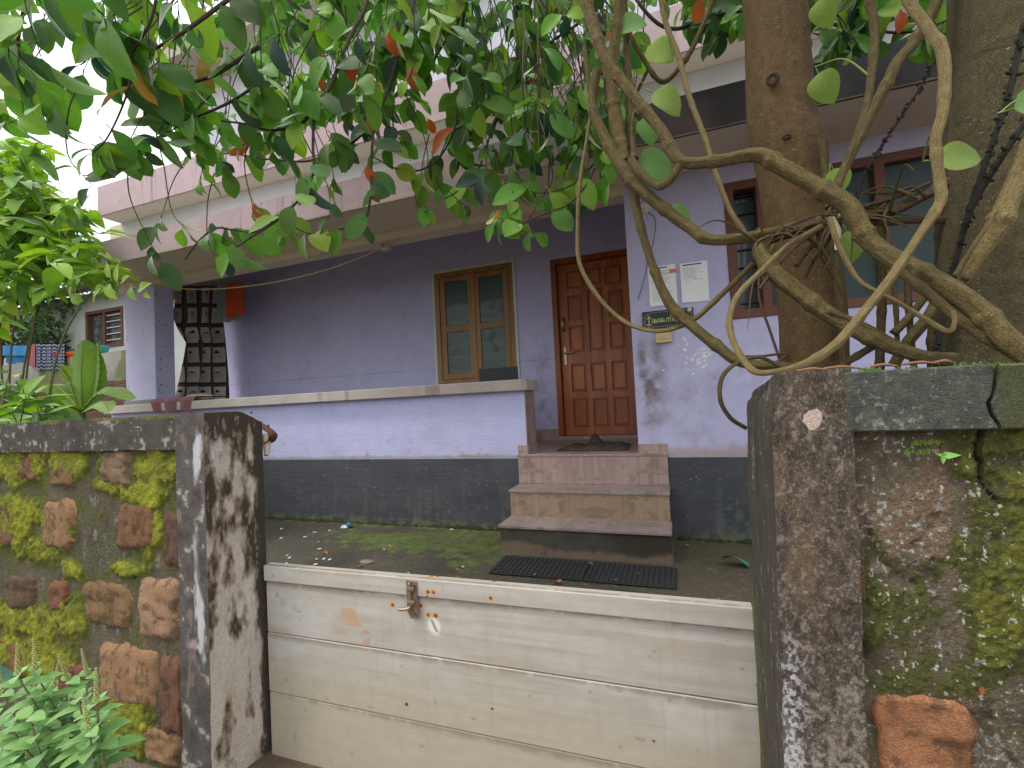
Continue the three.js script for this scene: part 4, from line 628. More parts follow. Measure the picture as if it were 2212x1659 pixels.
// ---------------------------------------------------------------- fallen leaves and scraps on the yard
{
  const R = rng(31), lg = leafGeo({ n: 6, L: 1, W: .5, curl: .35, fold: .16, stalk: .2 }), om = [[.55, .17, .02], [.45, .13, .03], [.50, .24, .05], [.30, .10, .04]].map(c => mat(c, .8, { side: THREE.DoubleSide }));
  const L = [[1208, 1258, .095, 0, 'curled orange leaf on the front edge of the rubber mat'], [838, 1178, .05, 2], [702, 1192, .055, 0], [778, 1224, .06, 1], [806, 1214, .05, 2], [984, 1229, .045, 1], [988, 1248, .055, 1], [874, 1246, .04, 3], [1480, 1178, .055, 2], [1272, 1216, .04, 0], [1330, 1253, .035, 2], [1380, 1238, .03, 2], [1130, 1186, .04, 3], [1055, 1190, .03, 1], [900, 1128, .035, 1], [1160, 1240, .03, 0]];
  L.forEach(([x, y, s, k, lab], i) => {
    const onMat = x > 1090 && x < 1440 && y > 1212 && y < 1262, p = atY(x, y, YARD + (onMat ? .032 : .014)), a = R() * 6.28, o = solo('fallen_leaf', lg, om[k], lab || (onMat ? 'small dry leaf lying on the studs of a rubber mat' : 'small orange-brown fallen leaf on the yard concrete'), 'leaf', lab ? undefined : onMat ? 'dry leaves on the rubber mats' : 'fallen leaves on the yard');
    setPose(o, pose(p, V(Math.cos(a), .08, Math.sin(a)), V(.2 * (R() - .5), 1, .2 * (R() - .5)), s));
  });
  const W = [[608, 1142], [680, 1150], [712, 1146], [608, 1162], [660, 1160], [688, 1170], [620, 1200], [626, 1205], [684, 1208], [700, 1207], [712, 1209], [618, 1218], [682, 1219], [690, 1186], [976, 1144], [830, 1186], [882, 1238], [912, 1246], [1000, 1224]];
  const pg = [0, 1, 2].map(s => jitter(new THREE.IcosahedronGeometry(1, 2).scale(1, .35, .7), .28, 1.4, s * 3 + 2)), wm = mat([.62, .63, .68], .9), bm = mat([.45, .43, .36], .9);
  W.forEach(([x, y], i) => { const p = atY(x, y, YARD + .012), pale = i < 14, o = solo('paper_scrap', pg[i % 3], pale ? wm : bm, pale ? 'small white torn scrap lying on the dark yard concrete' : 'small beige chip lying on the yard concrete', 'scrap', pale ? 'white scraps scattered on the yard' : 'beige chips scattered on the yard'); o.position.copy(p); o.rotation.y = R() * 6; const s = .010 + R() * .012; o.scale.set(s, s, s); });
  const st = solo('flat_stone', jitter(new THREE.IcosahedronGeometry(.05, 3).scale(1.3, .3, .8), .008, 20), mat([.24, .23, .20], .95), 'flat grey pebble lying on the yard beside the fallen leaves', 'stone'); st.position.copy(atY(792, 1213, YARD + .012));
  const wr = thing('wrapper', 'crumpled white and blue plastic wrapper beside the plinth', 'wrapper', null, atY(745, 1137, YARD + .02));
  part('white_half', jitter(new THREE.IcosahedronGeometry(.045, 3).scale(1.2, .5, .7), .02, 22, 3), mat([.72, .74, .78], .5), wr); part('blue_half', jitter(new THREE.IcosahedronGeometry(.035, 3).scale(1.0, .7, .7).translate(.045, .012, -.01), .018, 24, 5), mat([.05, .16, .30], .5), wr);
  // green plastic piece behind the right pillar
  const gp = thing('plastic_scrap', 'green plastic scrap on the yard beside the leaning pillar', 'scrap', null, atY(1590, 1218, YARD + .02)); part('flap', sheet(6, 5, (u, v) => V((u - .5) * .16, .012 + .05 * v * (1 - u) + .02 * Math.sin(u * 4), (v - .5) * .10)), mat([.06, .36, .20], .5, { side: THREE.DoubleSide }), gp);
}
// ---------------------------------------------------------------- lamp on the left pillar
{
  const lp = thing('pillar_lamp', 'small lamp with a rusty brown hood and cream shade on the peeling pillar', 'lamp'), d = 1.70;
  const hood = new THREE.CatmullRomCurve3([at(536, 898, d), at(556, 910, d), at(575, 921, d), at(588, 931, d), at(592, 938, d), at(587, 950, d), at(578, 955, d)]);
  part('hood', sheet(10, 20, (u, v) => { const p = hood.getPoint(v); p.z += (u - .5) * .05 * (1 - .2 * v); p.y -= .008 * Math.pow((u - .5) * 2, 2); return p; }, .006), mat([.16, .055, .025], .8, { side: THREE.DoubleSide, bumpMap: grit, bumpScale: .004 }), lp);
  const t = at(577, 938, d), b = at(575, 982, d); part('shade', new THREE.CylinderGeometry(.024, .011, t.y - b.y, 20, 1).translate((t.x + b.x) / 2, (t.y + b.y) / 2, -d), mat([.62, .55, .38], .5), lp); part('end_cap', new THREE.CylinderGeometry(.012, .008, .006, 16).translate(b.x, b.y - .003, -d), mat([.20, .16, .12], .7), lp);
  for (const [x, y] of [[543, 893], [580, 921]]) { const p = at(x, y, d); part('screw', new THREE.SphereGeometry(.006, 10, 8).translate(p.x, p.y + .004, p.z), mat([.10, .07, .06], .6), lp); }
}

// ---------------------------------------------------------------- trees and vines
const veinTex = canvasTex(128, 256, (c, w, h) => {
  c.fillStyle = '#eef2e4'; c.fillRect(0, 0, w, h); const r = rng(3); for (let i = 0; i < 900; i++) { c.fillStyle = r() < .5 ? 'rgba(255,255,255,.10)' : 'rgba(120,130,90,.12)'; c.fillRect(r() * w, r() * h, 2 + r() * 5, 2 + r() * 6); }
  c.strokeStyle = 'rgba(246,250,225,.85)'; c.lineWidth = 3; c.beginPath(); c.moveTo(w / 2, 0); c.lineTo(w / 2, h); c.stroke(); c.lineWidth = 1.4; c.strokeStyle = 'rgba(246,250,225,.55)';
  for (let i = 1; i < 10; i++) for (const s of [-1, 1]) { const y = h - i * 25; c.beginPath(); c.moveTo(w / 2, y + 6); c.quadraticCurveTo(w / 2 + s * 28, y, w / 2 + s * 58, y - 22); c.stroke(); }
});
const leafMat = (c, t = .38, coat = .35) => new THREE.MeshPhysicalMaterial({ color: lin(...c), map: veinTex, roughness: .92, transmission: t, thickness: 0, clearcoat: coat, clearcoatRoughness: .38, side: THREE.DoubleSide });
const barkTex = (a, b, s, kx = 9, ky = 3) => tex(256, 512, 0, 1, 0, 2, (x, y) => { const f = fbm(x * kx, y * ky, 5, s), g = fbm(x * 30, y * 14, 4, s + 3), p = fbm(x * 6, y * 5, 3, s + 5); let c = mix3(a, b, f * .6 + g * .5 - .08); if (vn(x * 26, y * 20, s) > .94) c = mix3(c, [.5, .48, .42], .6); return c.map(v => v * (.8 + .4 * p)); }, THREE.MirroredRepeatWrapping);
const bark = mat([1, 1, 1], .95, { map: barkTex([.075, .045, .016], [.21, .13, .050], 501), bumpMap: rep(grit, 1, .6), bumpScale: .012 });
const vineBark = mat([1, 1, 1], .9, { map: barkTex([.070, .050, .012], [.33, .25, .09], 511, 26, 4), bumpMap: rep(grit, 1, .8), bumpScale: .02 });
const paleBark = mat([1, 1, 1], .85, { map: barkTex([.17, .12, .04], [.44, .34, .14], 521, 30, 2), bumpMap: rep(grit, 1, .8), bumpScale: .012 });
const twigBark = mat([1, 1, 1], .9, { map: barkTex([.030, .022, .016], [.085, .062, .045], 531) });
const blackBark = mat([.045, .04, .032], .95, { bumpMap: grit, bumpScale: .01 });
// radius of a stem that measures w px on the print at depth d
const rOf = (w, x, y, d) => { const p = at(x, y, d), f = V(0, 0, -1).applyQuaternion(camera.quaternion), dist = p.clone().sub(EYE).dot(f); return w * SC * dist / FOCAL / 2; };
function stem(list, o = {}) { const pts = [], rr = []; for (const [x, y, w, d] of list) { pts.push(at(x, y, d)); rr.push(rOf(w, x, y, d)); } const n = list.length - 1, up = (p, q) => p.clone().add(p.clone().sub(q).setY(0).multiplyScalar(1.5)).add(V(0, 5.1 - p.y, 0)); if (list[0][1] <= 60 && pts[0].y > 2.6) { pts.unshift(up(pts[0], pts[1])); rr.unshift(rr[0]); } if (list[n][1] <= 0) { const k = pts.length - 1; pts.push(up(pts[k], pts[k - 1])); rr.push(rr[k]); } return tube(pts, rr, o); }

const JG = [0, 1, 2, 3, 4].map(i => leafGeo({ L: 1, W: .60 + .06 * (i % 3), fold: .04 + .10 * (i % 2), curl: [.1, .5, .25, .65, .4][i], wav: .03, wide: [1.15, 1.3, 1.0, 1.4, 1.2][i], pw: .62, tip: .25, seed: i * 2, stalk: .16 }));
const GREENS = [[.055, .135, .032], [.075, .20, .030], [.11, .30, .028], [.18, .44, .026], [.030, .085, .055], [.30, .50, .030], [.66, .13, .018], [.56, .32, .03]];
const GV = [[1, 1, 1], [1.25, 1.02, .8], [.8, .86, 1.15], [1.1, 1.18, 1]], GM = GREENS.map((c, i) => GV.map((k, j) => leafMat(c.map((v, q) => v * k[q]), i === 4 ? .2 : i >= 6 ? .4 : .5, i === 4 ? .5 : .10 + .06 * j)));

const tree = thing('jackfruit_tree', 'broad-leaved tree with a smooth brown trunk behind the cracked wall', 'tree');
{
  const T = [[1758, 960, 150, 2.12], [1757, 790, 128, 2.12], [1752, 640, 126, 2.12], [1722, 480, 122, 2.12], [1706, 330, 140, 2.12], [1690, 280, 134, 2.12], [1683, 200, 128, 2.12], [1676, 60, 122, 2.12], [1668, -60, 120, 2.12], [1655, -250, 112, 2.12]].map(a => [at(a[0], a[1], a[3]), rOf(a[2], a[0], a[1], 2.12)]);
  const b = T[0][0].clone(); b.y = YARD - .05; T.unshift([b, T[0][1] * 1.25]);
  part('trunk', tube(T.map(a => a[0]), T.map(a => a[1]), { rs: 24, step: .03, rough: .05, seed: 3 }), bark, tree);
  for (const [x, y, w, h] of [[1672, 212, 17, 20], [1702, 328, 12, 7]]) { const p = at(x, y, 2.12), r = rOf(w, x, y, 2.12), g = new THREE.TorusGeometry(r, r * .45, 8, 18); g.scale(1, h / w, .6); const o = part('branch_scar', g, mat([.03, .018, .01], 1), tree); const dd = EYE.clone().sub(p).setY(0).normalize(); o.position.copy(p).addScaledVector(dd, .135); o.lookAt(EYE.x, o.position.y, EYE.z); }
  const brs = [
    [[894, 0, 8, 2.6], [867, 94, 8, 2.5], [843, 176, 8, 2.45], [816, 242, 8, 2.4], [765, 305, 6, 2.4], [675, 346, 5, 2.45], [597, 346, 4, 2.5], [492, 332, 3, 2.6], [422, 336, 2.5, 2.6]],
    [[808, 266, 6, 2.4], [802, 352, 6, 2.35], [800, 430, 5, 2.3], [785, 480, 5, 2.3], [730, 496, 4, 2.3], [668, 504, 3, 2.35], [625, 484, 2.5, 2.4]],
    [[793, 0, 8, 2.3], [765, 62, 8, 2.2], [734, 129, 8, 2.1], [715, 184, 8, 2.05], [687, 219, 8, 2.0], [652, 266, 7, 2.0], [578, 281, 5, 2.0], [543, 270, 4.5, 2.0], [441, 254, 4, 2.0], [375, 227, 4, 2.0], [336, 187, 3, 2.0]],
    [[679, 234, 6, 2.0], [676, 312, 6, 2.0], [677, 371, 5, 2.0], [656, 418, 5, 2.0], [597, 477, 4.5, 2.05], [543, 512, 4, 2.1], [504, 540, 3, 2.1]],
    [[1004, 0, 8, 2.9], [980, 62, 7, 2.8], [949, 109, 6, 2.8], [925, 156, 5, 2.8]],
    [[1007, -10, 5, 2.9], [996, 117, 5, 2.8], [988, 215, 5, 2.7], [984, 273, 4.5, 2.7], [949, 340, 4.5, 2.7], [910, 367, 4, 2.7], [859, 365, 3.5, 2.7], [808, 340, 3, 2.7]],
    [[560, 100, 10, 1.9], [515, 129, 9, 1.85], [468, 160, 8, 1.8], [402, 182, 6, 1.8]], [[560, 180, 6, 1.9], [507, 215, 6, 1.85], [441, 246, 5, 1.85], [418, 254, 3, 1.85]],
    [[600, 470, 3.5, 2.4], [553, 500, 4, 2.4], [500, 496, 4, 2.4], [467, 493, 4, 2.4], [430, 520, 3.5, 2.4], [400, 560, 3, 2.4]],
    [[1400, 150, 8, 2.6], [1350, 250, 6, 2.6], [1306, 317, 5, 2.6], [1246, 393, 4, 2.6], [1166, 417, 3, 2.6], [1120, 400, 2.5, 2.6]], [[1306, 330, 4, 2.6], [1239, 433, 4, 2.55], [1166, 467, 3.5, 2.55], [1106, 488, 2.5, 2.5], [1080, 470, 2, 2.5]],
    [[540, -30, 10, 1.7], [493, 0, 9, 1.65], [400, 67, 8, 1.6], [333, 107, 6, 1.6]], [[60, -30, 7, 1.5], [40, 100, 6, 1.5], [75, 190, 5, 1.5], [110, 240, 4, 1.5]],
    [[330, 30, 6, 1.5], [285, 120, 5, 1.5], [278, 190, 4, 1.5], [230, 300, 3, 1.5], [200, 330, 3, 1.5]], [[1280, 20, 6, 3.0], [1180, 100, 5, 3.0], [1110, 190, 5, 3.0], [1060, 290, 4, 2.9], [1020, 390, 3, 2.8], [960, 430, 2.5, 2.7]],
    [[1150, -20, 6, 3.1], [1130, 120, 5, 3.1], [1150, 230, 4, 3.1], [1120, 330, 3, 3.0]], [[1440, 60, 8, 3.2], [1560, 30, 7, 3.2], [1640, 20, 6, 3.2]], [[1780, 40, 8, 3.2], [1860, 60, 7, 3.2], [1960, 70, 5, 3.2], [2060, 40, 4, 3.2]]];
  const S = []; // leaves wanted: position, direction, face, length, colour
  const R = rng(2024), rv = () => R() * 2 - 1;
  brs.forEach((b, i) => part('branch', stem(b, { rs: 7, step: .03, rough: .10, seed: i + 2 }), twigBark, tree));
  // limbs from the trunk to where the branches enter, above the picture
  const crown = [at(1655, -250, 2.12), V(.2, 4.6, -2.2), V(-.6, 5.0, -2.5), V(-1.9, 5.0, -2.4), V(-3.2, 4.7, -1.9)];
  part('branch', tube([crown[0], V(.35, 4.3, -2.15), crown[2], V(-1.6, 5.1, -2.5), crown[3]], [.12, .10, .08, .06, .05], { rs: 12, rough: .08 }), bark, tree); part('branch', tube([V(-1.6, 5.1, -2.5), V(-2.3, 4.9, -2.1), crown[4]], [.05, .04, .03], { rs: 10, rough: .08 }), bark, tree);
  const pickCol = (b) => { const q = R(); if (q < .010) return 6; if (q < .018) return 7; if (b) return q < .25 ? 2 : q < .75 ? 3 : 5; return q < .20 ? 0 : q < .44 ? 1 : q < .70 ? 2 : q < .88 ? 3 : q < .95 ? 4 : 5; };
  const cluster = (c, n, len, bright, twigs, up) => { // leaves radiating from the end of a twig
    const dir = V(rv() * .7, -.5 - R() * .5, rv() * .7).normalize();
    for (let i = 0; i < n; i++) { const t = i / n, p = c.clone().addScaledVector(dir, -t * len * .9), out = V(rv(), -.45 + rv() * .6, rv() * .9).normalize().addScaledVector(dir, .3); S.push({ p: p.addScaledVector(out, len * .12), d: out, f: V(rv() * .9, .15 + .45 * R(), .35 + .75 * R()), L: len * (.5 + .65 * R()), k: pickCol(bright) }); }
    if (twigs) { const e = c.clone().addScaledVector(dir, -len * .95), top = e.clone().add(V(rv() * .25, .35 + R() * .35, rv() * .25)); twigs.push(tube([c, e, e.clone().lerp(top, .5).add(V(rv() * .05, 0, rv() * .05)), top], [.002, .003, .004, .005], { rs: 5, step: .06 })); }
  };
  const twigs = [];
  brs.forEach((b, bi) => { const n = b.length * 2; for (let i = 1; i <= n; i++) { if (R() < .25) continue; const f = i / n * (b.length - 1), k = Math.min(b.length - 2, Math.floor(f)), t = f - k, a = b[k], c = b[k + 1]; const p = at(lerp(a[0], c[0], t), lerp(a[1], c[1], t), lerp(a[3], c[3], t)); const end = i > n * .6; S.push({ p, d: V(rv(), -.5 + rv() * .5, rv()).normalize(), f: V(rv() * .8, .35, .3 + .7 * R()), L: .15 + .07 * R(), k: pickCol(end && bi !== 2) }); if (i === n) cluster(p, 5, .15, true); } });
  const fill = (N, x0, x1, y0, y1, d0, d1, len, bright, n = 6, test) => { for (let i = 0; i < N; i++) { const x = lerp(x0, x1, R()), y = lerp(y0, y1, R()); if (test && !test(x, y)) continue; cluster(at(x, y, lerp(d0, d1, R())), n, len, R() < bright, twigs); } };
  fill(17, -60, 420, -60, 330, 1.45, 2.1, .22, .12, 5); fill(12, -80, 300, -80, 250, 1.15, 1.6, .24, .10, 4); fill(14, -40, 420, -40, 300, 1.7, 2.6, .22, .2, 6); fill(12, 420, 1000, -60, 120, 2.2, 3.4, .18, .6, 7);
  fill(46, 400, 860, -60, 240, 1.9, 3.3, .175, .35, 6); fill(62, 840, 1340, -60, 240, 2.3, 3.45, .165, .38, 7); fill(36, 620, 1330, -80, 150, 2.4, 3.5, .17, .6, 7);
  fill(24, 540, 920, 190, 320, 2.1, 3.3, .16, .5, 5); fill(42, 960, 1335, 190, 350, 2.5, 3.4, .15, .4, 6); fill(5, 440, 640, 250, 380, 2.2, 3.0, .16, .6, 4);
  fill(24, 1370, 1625, -60, 80, 3.0, 3.5, .15, .15, 6); fill(34, 1750, 2080, -60, 90, 2.9, 3.5, .15, .1, 6); fill(5, 1760, 1860, 60, 130, 2.9, 3.4, .14, .1, 4);
  for (const [x, y, d, n, l, b] of [[345, 485, 2.4, 3, .16, 0], [345, 560, 2.4, 3, .17, 0], [405, 500, 2.4, 3, .12, 1], [485, 570, 2.4, 3, .11, 0], [545, 452, 2.3, 2, .12, 0], [712, 468, 2.3, 2, .13, 0], [655, 400, 2.2, 3, .12, 1], [725, 400, 2.4, 4, .12, 1], [905, 400, 2.8, 4, .12, 1], [925, 450, 2.8, 4, .12, 1], [960, 425, 2.8, 4, .12, 1], [1010, 450, 2.7, 3, .12, 1], [1040, 395, 2.6, 4, .15, 0], [1090, 400, 2.6, 4, .13, 0], [1075, 485, 2.6, 5, .11, 1], [1120, 470, 2.6, 4, .11, 1], [1150, 500, 2.6, 3, .10, 1], [1160, 430, 2.7, 4, .12, 1], [1215, 390, 2.7, 5, .12, 1], [1320, 385, 2.6, 4, .11, 1], [1270, 355, 2.6, 5, .12, 0], [430, 395, 2.4, 4, .13, 1], [480, 360, 2.4, 4, .13, 0], [200, 400, 1.6, 3, .15, 0], [290, 330, 1.7, 3, .15, 0], [400, 300, 1.9, 2, .17, 0], [600, 330, 2.2, 4, .12, 0], [820, 320, 2.5, 4, .12, 1], [1190, 250, 2.4, 4, .15, 0]]) cluster(at(x, y, d), n, l * 1.3, !!b, twigs);
  for (const [x, y, d, L, k] of [[548, 455, 2.3, .15, 6], [885, 165, 2.3, .12, 6], [755, 140, 2.1, .12, 6], [800, 262, 2.35, .10, 7], [925, 268, 2.6, .09, 6], [960, 25, 2.5, .10, 6], [430, 155, 1.8, .16, 7], [800, 415, 2.3, .10, 6], [790, 375, 2.3, .10, 6], [255, 90, 1.5, .09, 5], [588, 108, 1.7, .17, 4], [775, 97, 1.9, .12, 4], [540, 130, 1.75, .17, 4], [1045, 405, 2.5, .15, 4], [1195, 255, 2.4, .14, 4], [1160, 260, 2.4, .13, 4], [1945, 40, 2.9, .10, 6], [1515, 10, 2.9, .12, 6]]) S.push({ p: at(x, y, d).add(V(0, L * .4, 0)), d: V(rv() * .5, -1, rv() * .3), f: V(rv() * .3, .35, 1), L, k });
  // the crown above and behind the picture, which shades the yard
  const far = []; for (let i = 0; i < 650; i++) far.push({ p: V(lerp(-3.6, 2.4, R()), lerp(4.1, 5.6, R()), lerp(-3.4, -.2, R())), d: V(rv(), -.4 + rv() * .4, rv()), f: V(rv() * .7, 1, rv() * .7), L: .11 + .05 * R(), k: pickCol(false) });
  for (let i = 0; i < 16; i++) { const x = [1150, 1165, 1175, 1230, 1250, 1265, 1300, 1310, 1325, 1345, 1355, 1372, 1190, 640, 300, 318][i], y = [260, 340, 300, 330, 300, 360, 280, 330, 300, 380, 400, 390, 350, 420, 380, 400][i], a = at(x, y, 2.3 + .04 * i), b = a.clone().add(V(rv() * .1, .9 + R() * .5, rv() * .1)); part('dry_strand', tube([b, b.clone().lerp(a, .4).add(V(rv() * .05, 0, rv() * .05)), b.clone().lerp(a, .75).add(V(rv() * .04, 0, rv() * .04)), a], [.003, .0028, .0022, .0012], { rs: 5, step: .05 }), paleBark, tree); }
  part('twigs', mergeGeometries(twigs), twigBark, tree, 'stuff');
  const inv = camera.quaternion.clone().invert();
  for (const s of S) { const v = s.p.clone().sub(EYE).applyQuaternion(inv); s.size = v.z < -.2 && Math.abs(v.x / v.z) < 1.15 && Math.abs(v.y / v.z) < .9 ? s.L / -v.z : 0; if (v.z > -.75) s.size = -1; }
  const good = S.filter(s => s.size >= 0).sort((a, b) => b.size - a.size);
  good.slice(0, 298).forEach((s, i) => setPose(part('leaf', JG[i % 5], GM[s.k][(i * 7 + s.k) % 4], tree), pose(s.p, s.d, s.f, s.L)));
  const rest = good.slice(298).concat(far), im = new THREE.InstancedMesh(JG[1], leafMat([1, 1, 1], .5, .12), rest.length); im.name = 'foliage'; im.userData.kind = 'stuff'; im.castShadow = im.receiveShadow = true;
  rest.forEach((s, i) => { im.setMatrixAt(i, pose(s.p, s.d, s.f, s.L)); im.setColorAt(i, lin(...GREENS[s.k].map(v => v * (.8 + .4 * R())))); }); tree.add(im);
}
const tree2 = thing('tree', 'thick grey-brown tree trunk wrapped by dark knobbly creepers', 'tree');
{
  const T = [[2170, 900, 250, 1.95], [2172, 760, 236, 1.95], [2175, 600, 228, 1.95], [2180, 300, 212, 1.95], [2190, 0, 216, 1.95], [2195, -200, 210, 1.95]].map(a => [at(a[0], a[1], a[3]), rOf(a[2], a[0], a[1], a[3])]); const b = T[0][0].clone(); b.y = YARD - .05; T.unshift([b, T[0][1] * 1.2]); const e = T[T.length - 1][0].clone().add(V(.1, 2, 0)); T.push([e, .15]);
  part('trunk', tube(T.map(a => a[0]), T.map(a => a[1]), { rs: 28, step: .04, rough: .06, seed: 6 }), mat([1, 1, 1], .95, { map: barkTex([.055, .045, .020], [.17, .14, .065], 541, 7, 3), bumpMap: rep(grit, 1, .6), bumpScale: .012 }), tree2);
  const R = rng(91), rv = () => R() * 2 - 1, n = 240, im = new THREE.InstancedMesh(JG[2], leafMat([1, 1, 1], .4, .3), n); im.name = 'foliage'; im.userData.kind = 'stuff'; for (let i = 0; i < n; i++) { im.setMatrixAt(i, pose(V(e.x + rv() * 1.6, e.y + rv() * .7, e.z + rv() * 1.4), V(rv(), -.4 + rv() * .4, rv()), V(rv() * .6, 1, rv() * .6), .12 + .05 * R())); im.setColorAt(i, lin(...GREENS[i % 4])); } tree2.add(im);
}
// knobbly dark creepers on the second trunk
{
  const creeper = (list, label) => { const g = [stem(list, { rs: 7, step: .02, rough: .2, seed: 4 })], pts = new THREE.CatmullRomCurve3(list.map(([x, y, , d]) => at(x, y, d))), n = Math.round(pts.getLength() / .012), R = rng(list[0][0]); const t = thing('creeper', label, 'creeper', 'dark creepers on the thick trunk'); part('stem', g[0], blackBark, t); const k = []; for (let i = 0; i < n; i++) { const p = pts.getPointAt(i / n), r = .003 + .0035 * R(); const s = new THREE.IcosahedronGeometry(r, 0); s.scale(1.6, .7, 1.2); s.rotateZ(R() * 3); s.translate(p.x + (R() - .5) * .024, p.y, p.z + (R() - .5) * .024); k.push(s); } part('root_knobs', mergeGeometries(k), blackBark, t, 'stuff'); };
  creeper([[2212, 50, 12, 1.62], [2180, 200, 11, 1.62], [2140, 320, 11, 1.64], [2100, 440, 12, 1.66], [2065, 560, 13, 1.7], [2045, 660, 13, 1.74], [2020, 770, 13, 1.76], [2015, 860, 13, 1.78]], 'long dark knobbly creeper hanging down beside the thick trunk to the wall top');
  creeper([[2230, 240, 10, 1.6], [2170, 330, 12, 1.6], [2120, 410, 12, 1.63], [2080, 490, 11, 1.66]], 'short dark knobbly creeper joining the long one on the thick trunk');
  creeper([[2022, 130, 4, 1.9], [1975, 210, 4.5, 1.9], [1925, 285, 5, 1.9], [1885, 345, 6, 1.9], [1862, 390, 7, 1.9], [1850, 430, 7, 1.9]], 'thin dark creeper slanting across the gap between the two trunks');
}
// woody climber: many jointed stems
{
  const vine = (name, label, lists, m, o = {}) => { const t = thing(name, label, 'vine', 'woody vines over the right wall'); t.userData.pts = []; lists.forEach((l, i) => l.forEach(a => t.userData.pts.push([a[0], a[1], a[3]]))); lists.forEach((l, i) => part('stem', stem(l.map(a => [a[0], a[1], a[2] * .86, a[3]]), { rs: 16, step: .012, node: .22, nodeGap: .19, rough: .22, flute: .09, seed: i * 7 + l[0][0] % 13, ...o }), m, t)); return t; };
  const v1 = vine('woody_vine', 'thickest jointed vine running diagonally in front of the smooth trunk', [
    [[1262, -30, 26, 1.85], [1282, 60, 28, 1.82], [1310, 130, 28, 1.8], [1375, 215, 27, 1.78], [1430, 285, 27, 1.76], [1472, 348, 29, 1.74], [1545, 348, 30, 1.72], [1640, 335, 33, 1.70], [1690, 362, 36, 1.68], [1765, 405, 38, 1.66], [1832, 445, 40, 1.64], [1880, 525, 42, 1.62], [1990, 590, 46, 1.58], [2100, 658, 50, 1.54], [2180, 735, 52, 1.50], [2260, 800, 50, 1.48]],
    [[1472, 352, 22, 1.74], [1445, 392, 20, 1.76], [1422, 402, 18, 1.78], [1385, 375, 20, 1.8], [1362, 345, 18, 1.82]],
    [[1890, 545, 20, 1.60], [1990, 622, 22, 1.56], [2070, 690, 24, 1.54], [2150, 742, 24, 1.52], [2230, 790, 20, 1.5]]], vineBark);
  const v2 = vine('woody_vine', 'jointed vine falling from the canopy and bending level before the narrow dark gap', [
    [[1290, 150, 20, 1.9], [1280, 230, 24, 1.9], [1310, 305, 26, 1.88], [1345, 365, 30, 1.86], [1380, 405, 28, 1.84], [1440, 455, 26, 1.82], [1490, 492, 25, 1.80], [1530, 517, 25, 1.78], [1620, 512, 26, 1.78], [1690, 498, 28, 1.80]],
    [[1335, -30, 18, 2.0], [1332, 60, 22, 1.98], [1318, 160, 34, 1.95], [1330, 260, 34, 1.92], [1348, 350, 30, 1.88]],
    [[1352, 60, 14, 2.05], [1358, 180, 18, 2.0], [1362, 280, 20, 1.95], [1368, 345, 22, 1.9]], [[1262, 100, 10, 2.0], [1275, 200, 14, 1.95], [1292, 280, 16, 1.9]]], vineBark);
  const v3 = vine('woody_vine', 'thick jointed vine sloping from the root bundle down to the coping', [
    [[1660, 512, 30, 1.80], [1640, 535, 34, 1.78], [1662, 578, 36, 1.74], [1735, 640, 38, 1.70], [1800, 685, 38, 1.68], [1865, 722, 36, 1.66], [1940, 755, 34, 1.66], [2020, 775, 32, 1.68], [2060, 772, 26, 1.72]],
    [[1790, 672, 14, 1.66], [1870, 705, 16, 1.65], [1940, 745, 14, 1.65]], [[1900, 740, 18, 1.68], [1850, 770, 16, 1.72], [1800, 800, 14, 1.75], [1760, 825, 12, 1.78]]], vineBark);
  vine('woody_vine', 'brown jointed vine crossing the name plate', [[[1368, 395, 22, 1.86], [1375, 450, 20, 1.88], [1398, 540, 20, 1.9], [1420, 600, 22, 1.9], [1450, 660, 25, 1.9], [1500, 708, 26, 1.88], [1550, 748, 26, 1.86], [1600, 782, 24, 1.84], [1680, 790, 22, 1.84], [1760, 800, 18, 1.86]]], vineBark);
  vine('thin_vine', 'thin ropelike vine looping in front of the wooden door', [[[1275, 250, 6, 2.1], [1266, 310, 8, 2.05], [1252, 400, 9, 2.0], [1248, 490, 9, 2.0], [1250, 560, 10, 2.0], [1272, 612, 10, 2.0], [1312, 664, 10, 2.0], [1362, 702, 10, 1.98], [1425, 715, 10, 1.95], [1490, 695, 11, 1.92], [1560, 635, 12, 1.88], [1628, 568, 13, 1.82]]], paleBark, { node: .14, nodeGap: .2 });
  vine('pale_vine', 'pale straw-coloured vine hanging in a long loop onto the pillar top', [[[1955, -20, 24, 1.62], [2005, 60, 24, 1.60], [2036, 112, 26, 1.58], [2036, 240, 26, 1.56], [2022, 300, 25, 1.55], [2030, 400, 26, 1.54], [2032, 432, 26, 1.53], [1985, 510, 22, 1.52], [1925, 600, 22, 1.50], [1850, 695, 22, 1.47], [1805, 745, 22, 1.44], [1740, 785, 18, 1.40], [1680, 802, 15, 1.385], [1632, 803, 15, 1.385], [1598, 765, 15, 1.42], [1576, 705, 14, 1.48], [1590, 645, 14, 1.54], [1650, 580, 14, 1.62], [1710, 525, 13, 1.68], [1775, 488, 12, 1.70]]], paleBark, { node: .16, nodeGap: .17 });
  vine('thin_vine', 'thin olive vine curling down over the edge of the leaning pillar', [[[1690, 795, 9, 1.62], [1640, 772, 9, 1.60], [1590, 785, 10, 1.58], [1560, 815, 11, 1.58], [1556, 865, 11, 1.58], [1580, 905, 11, 1.6], [1612, 925, 10, 1.62]]], vineBark, { node: .14 });
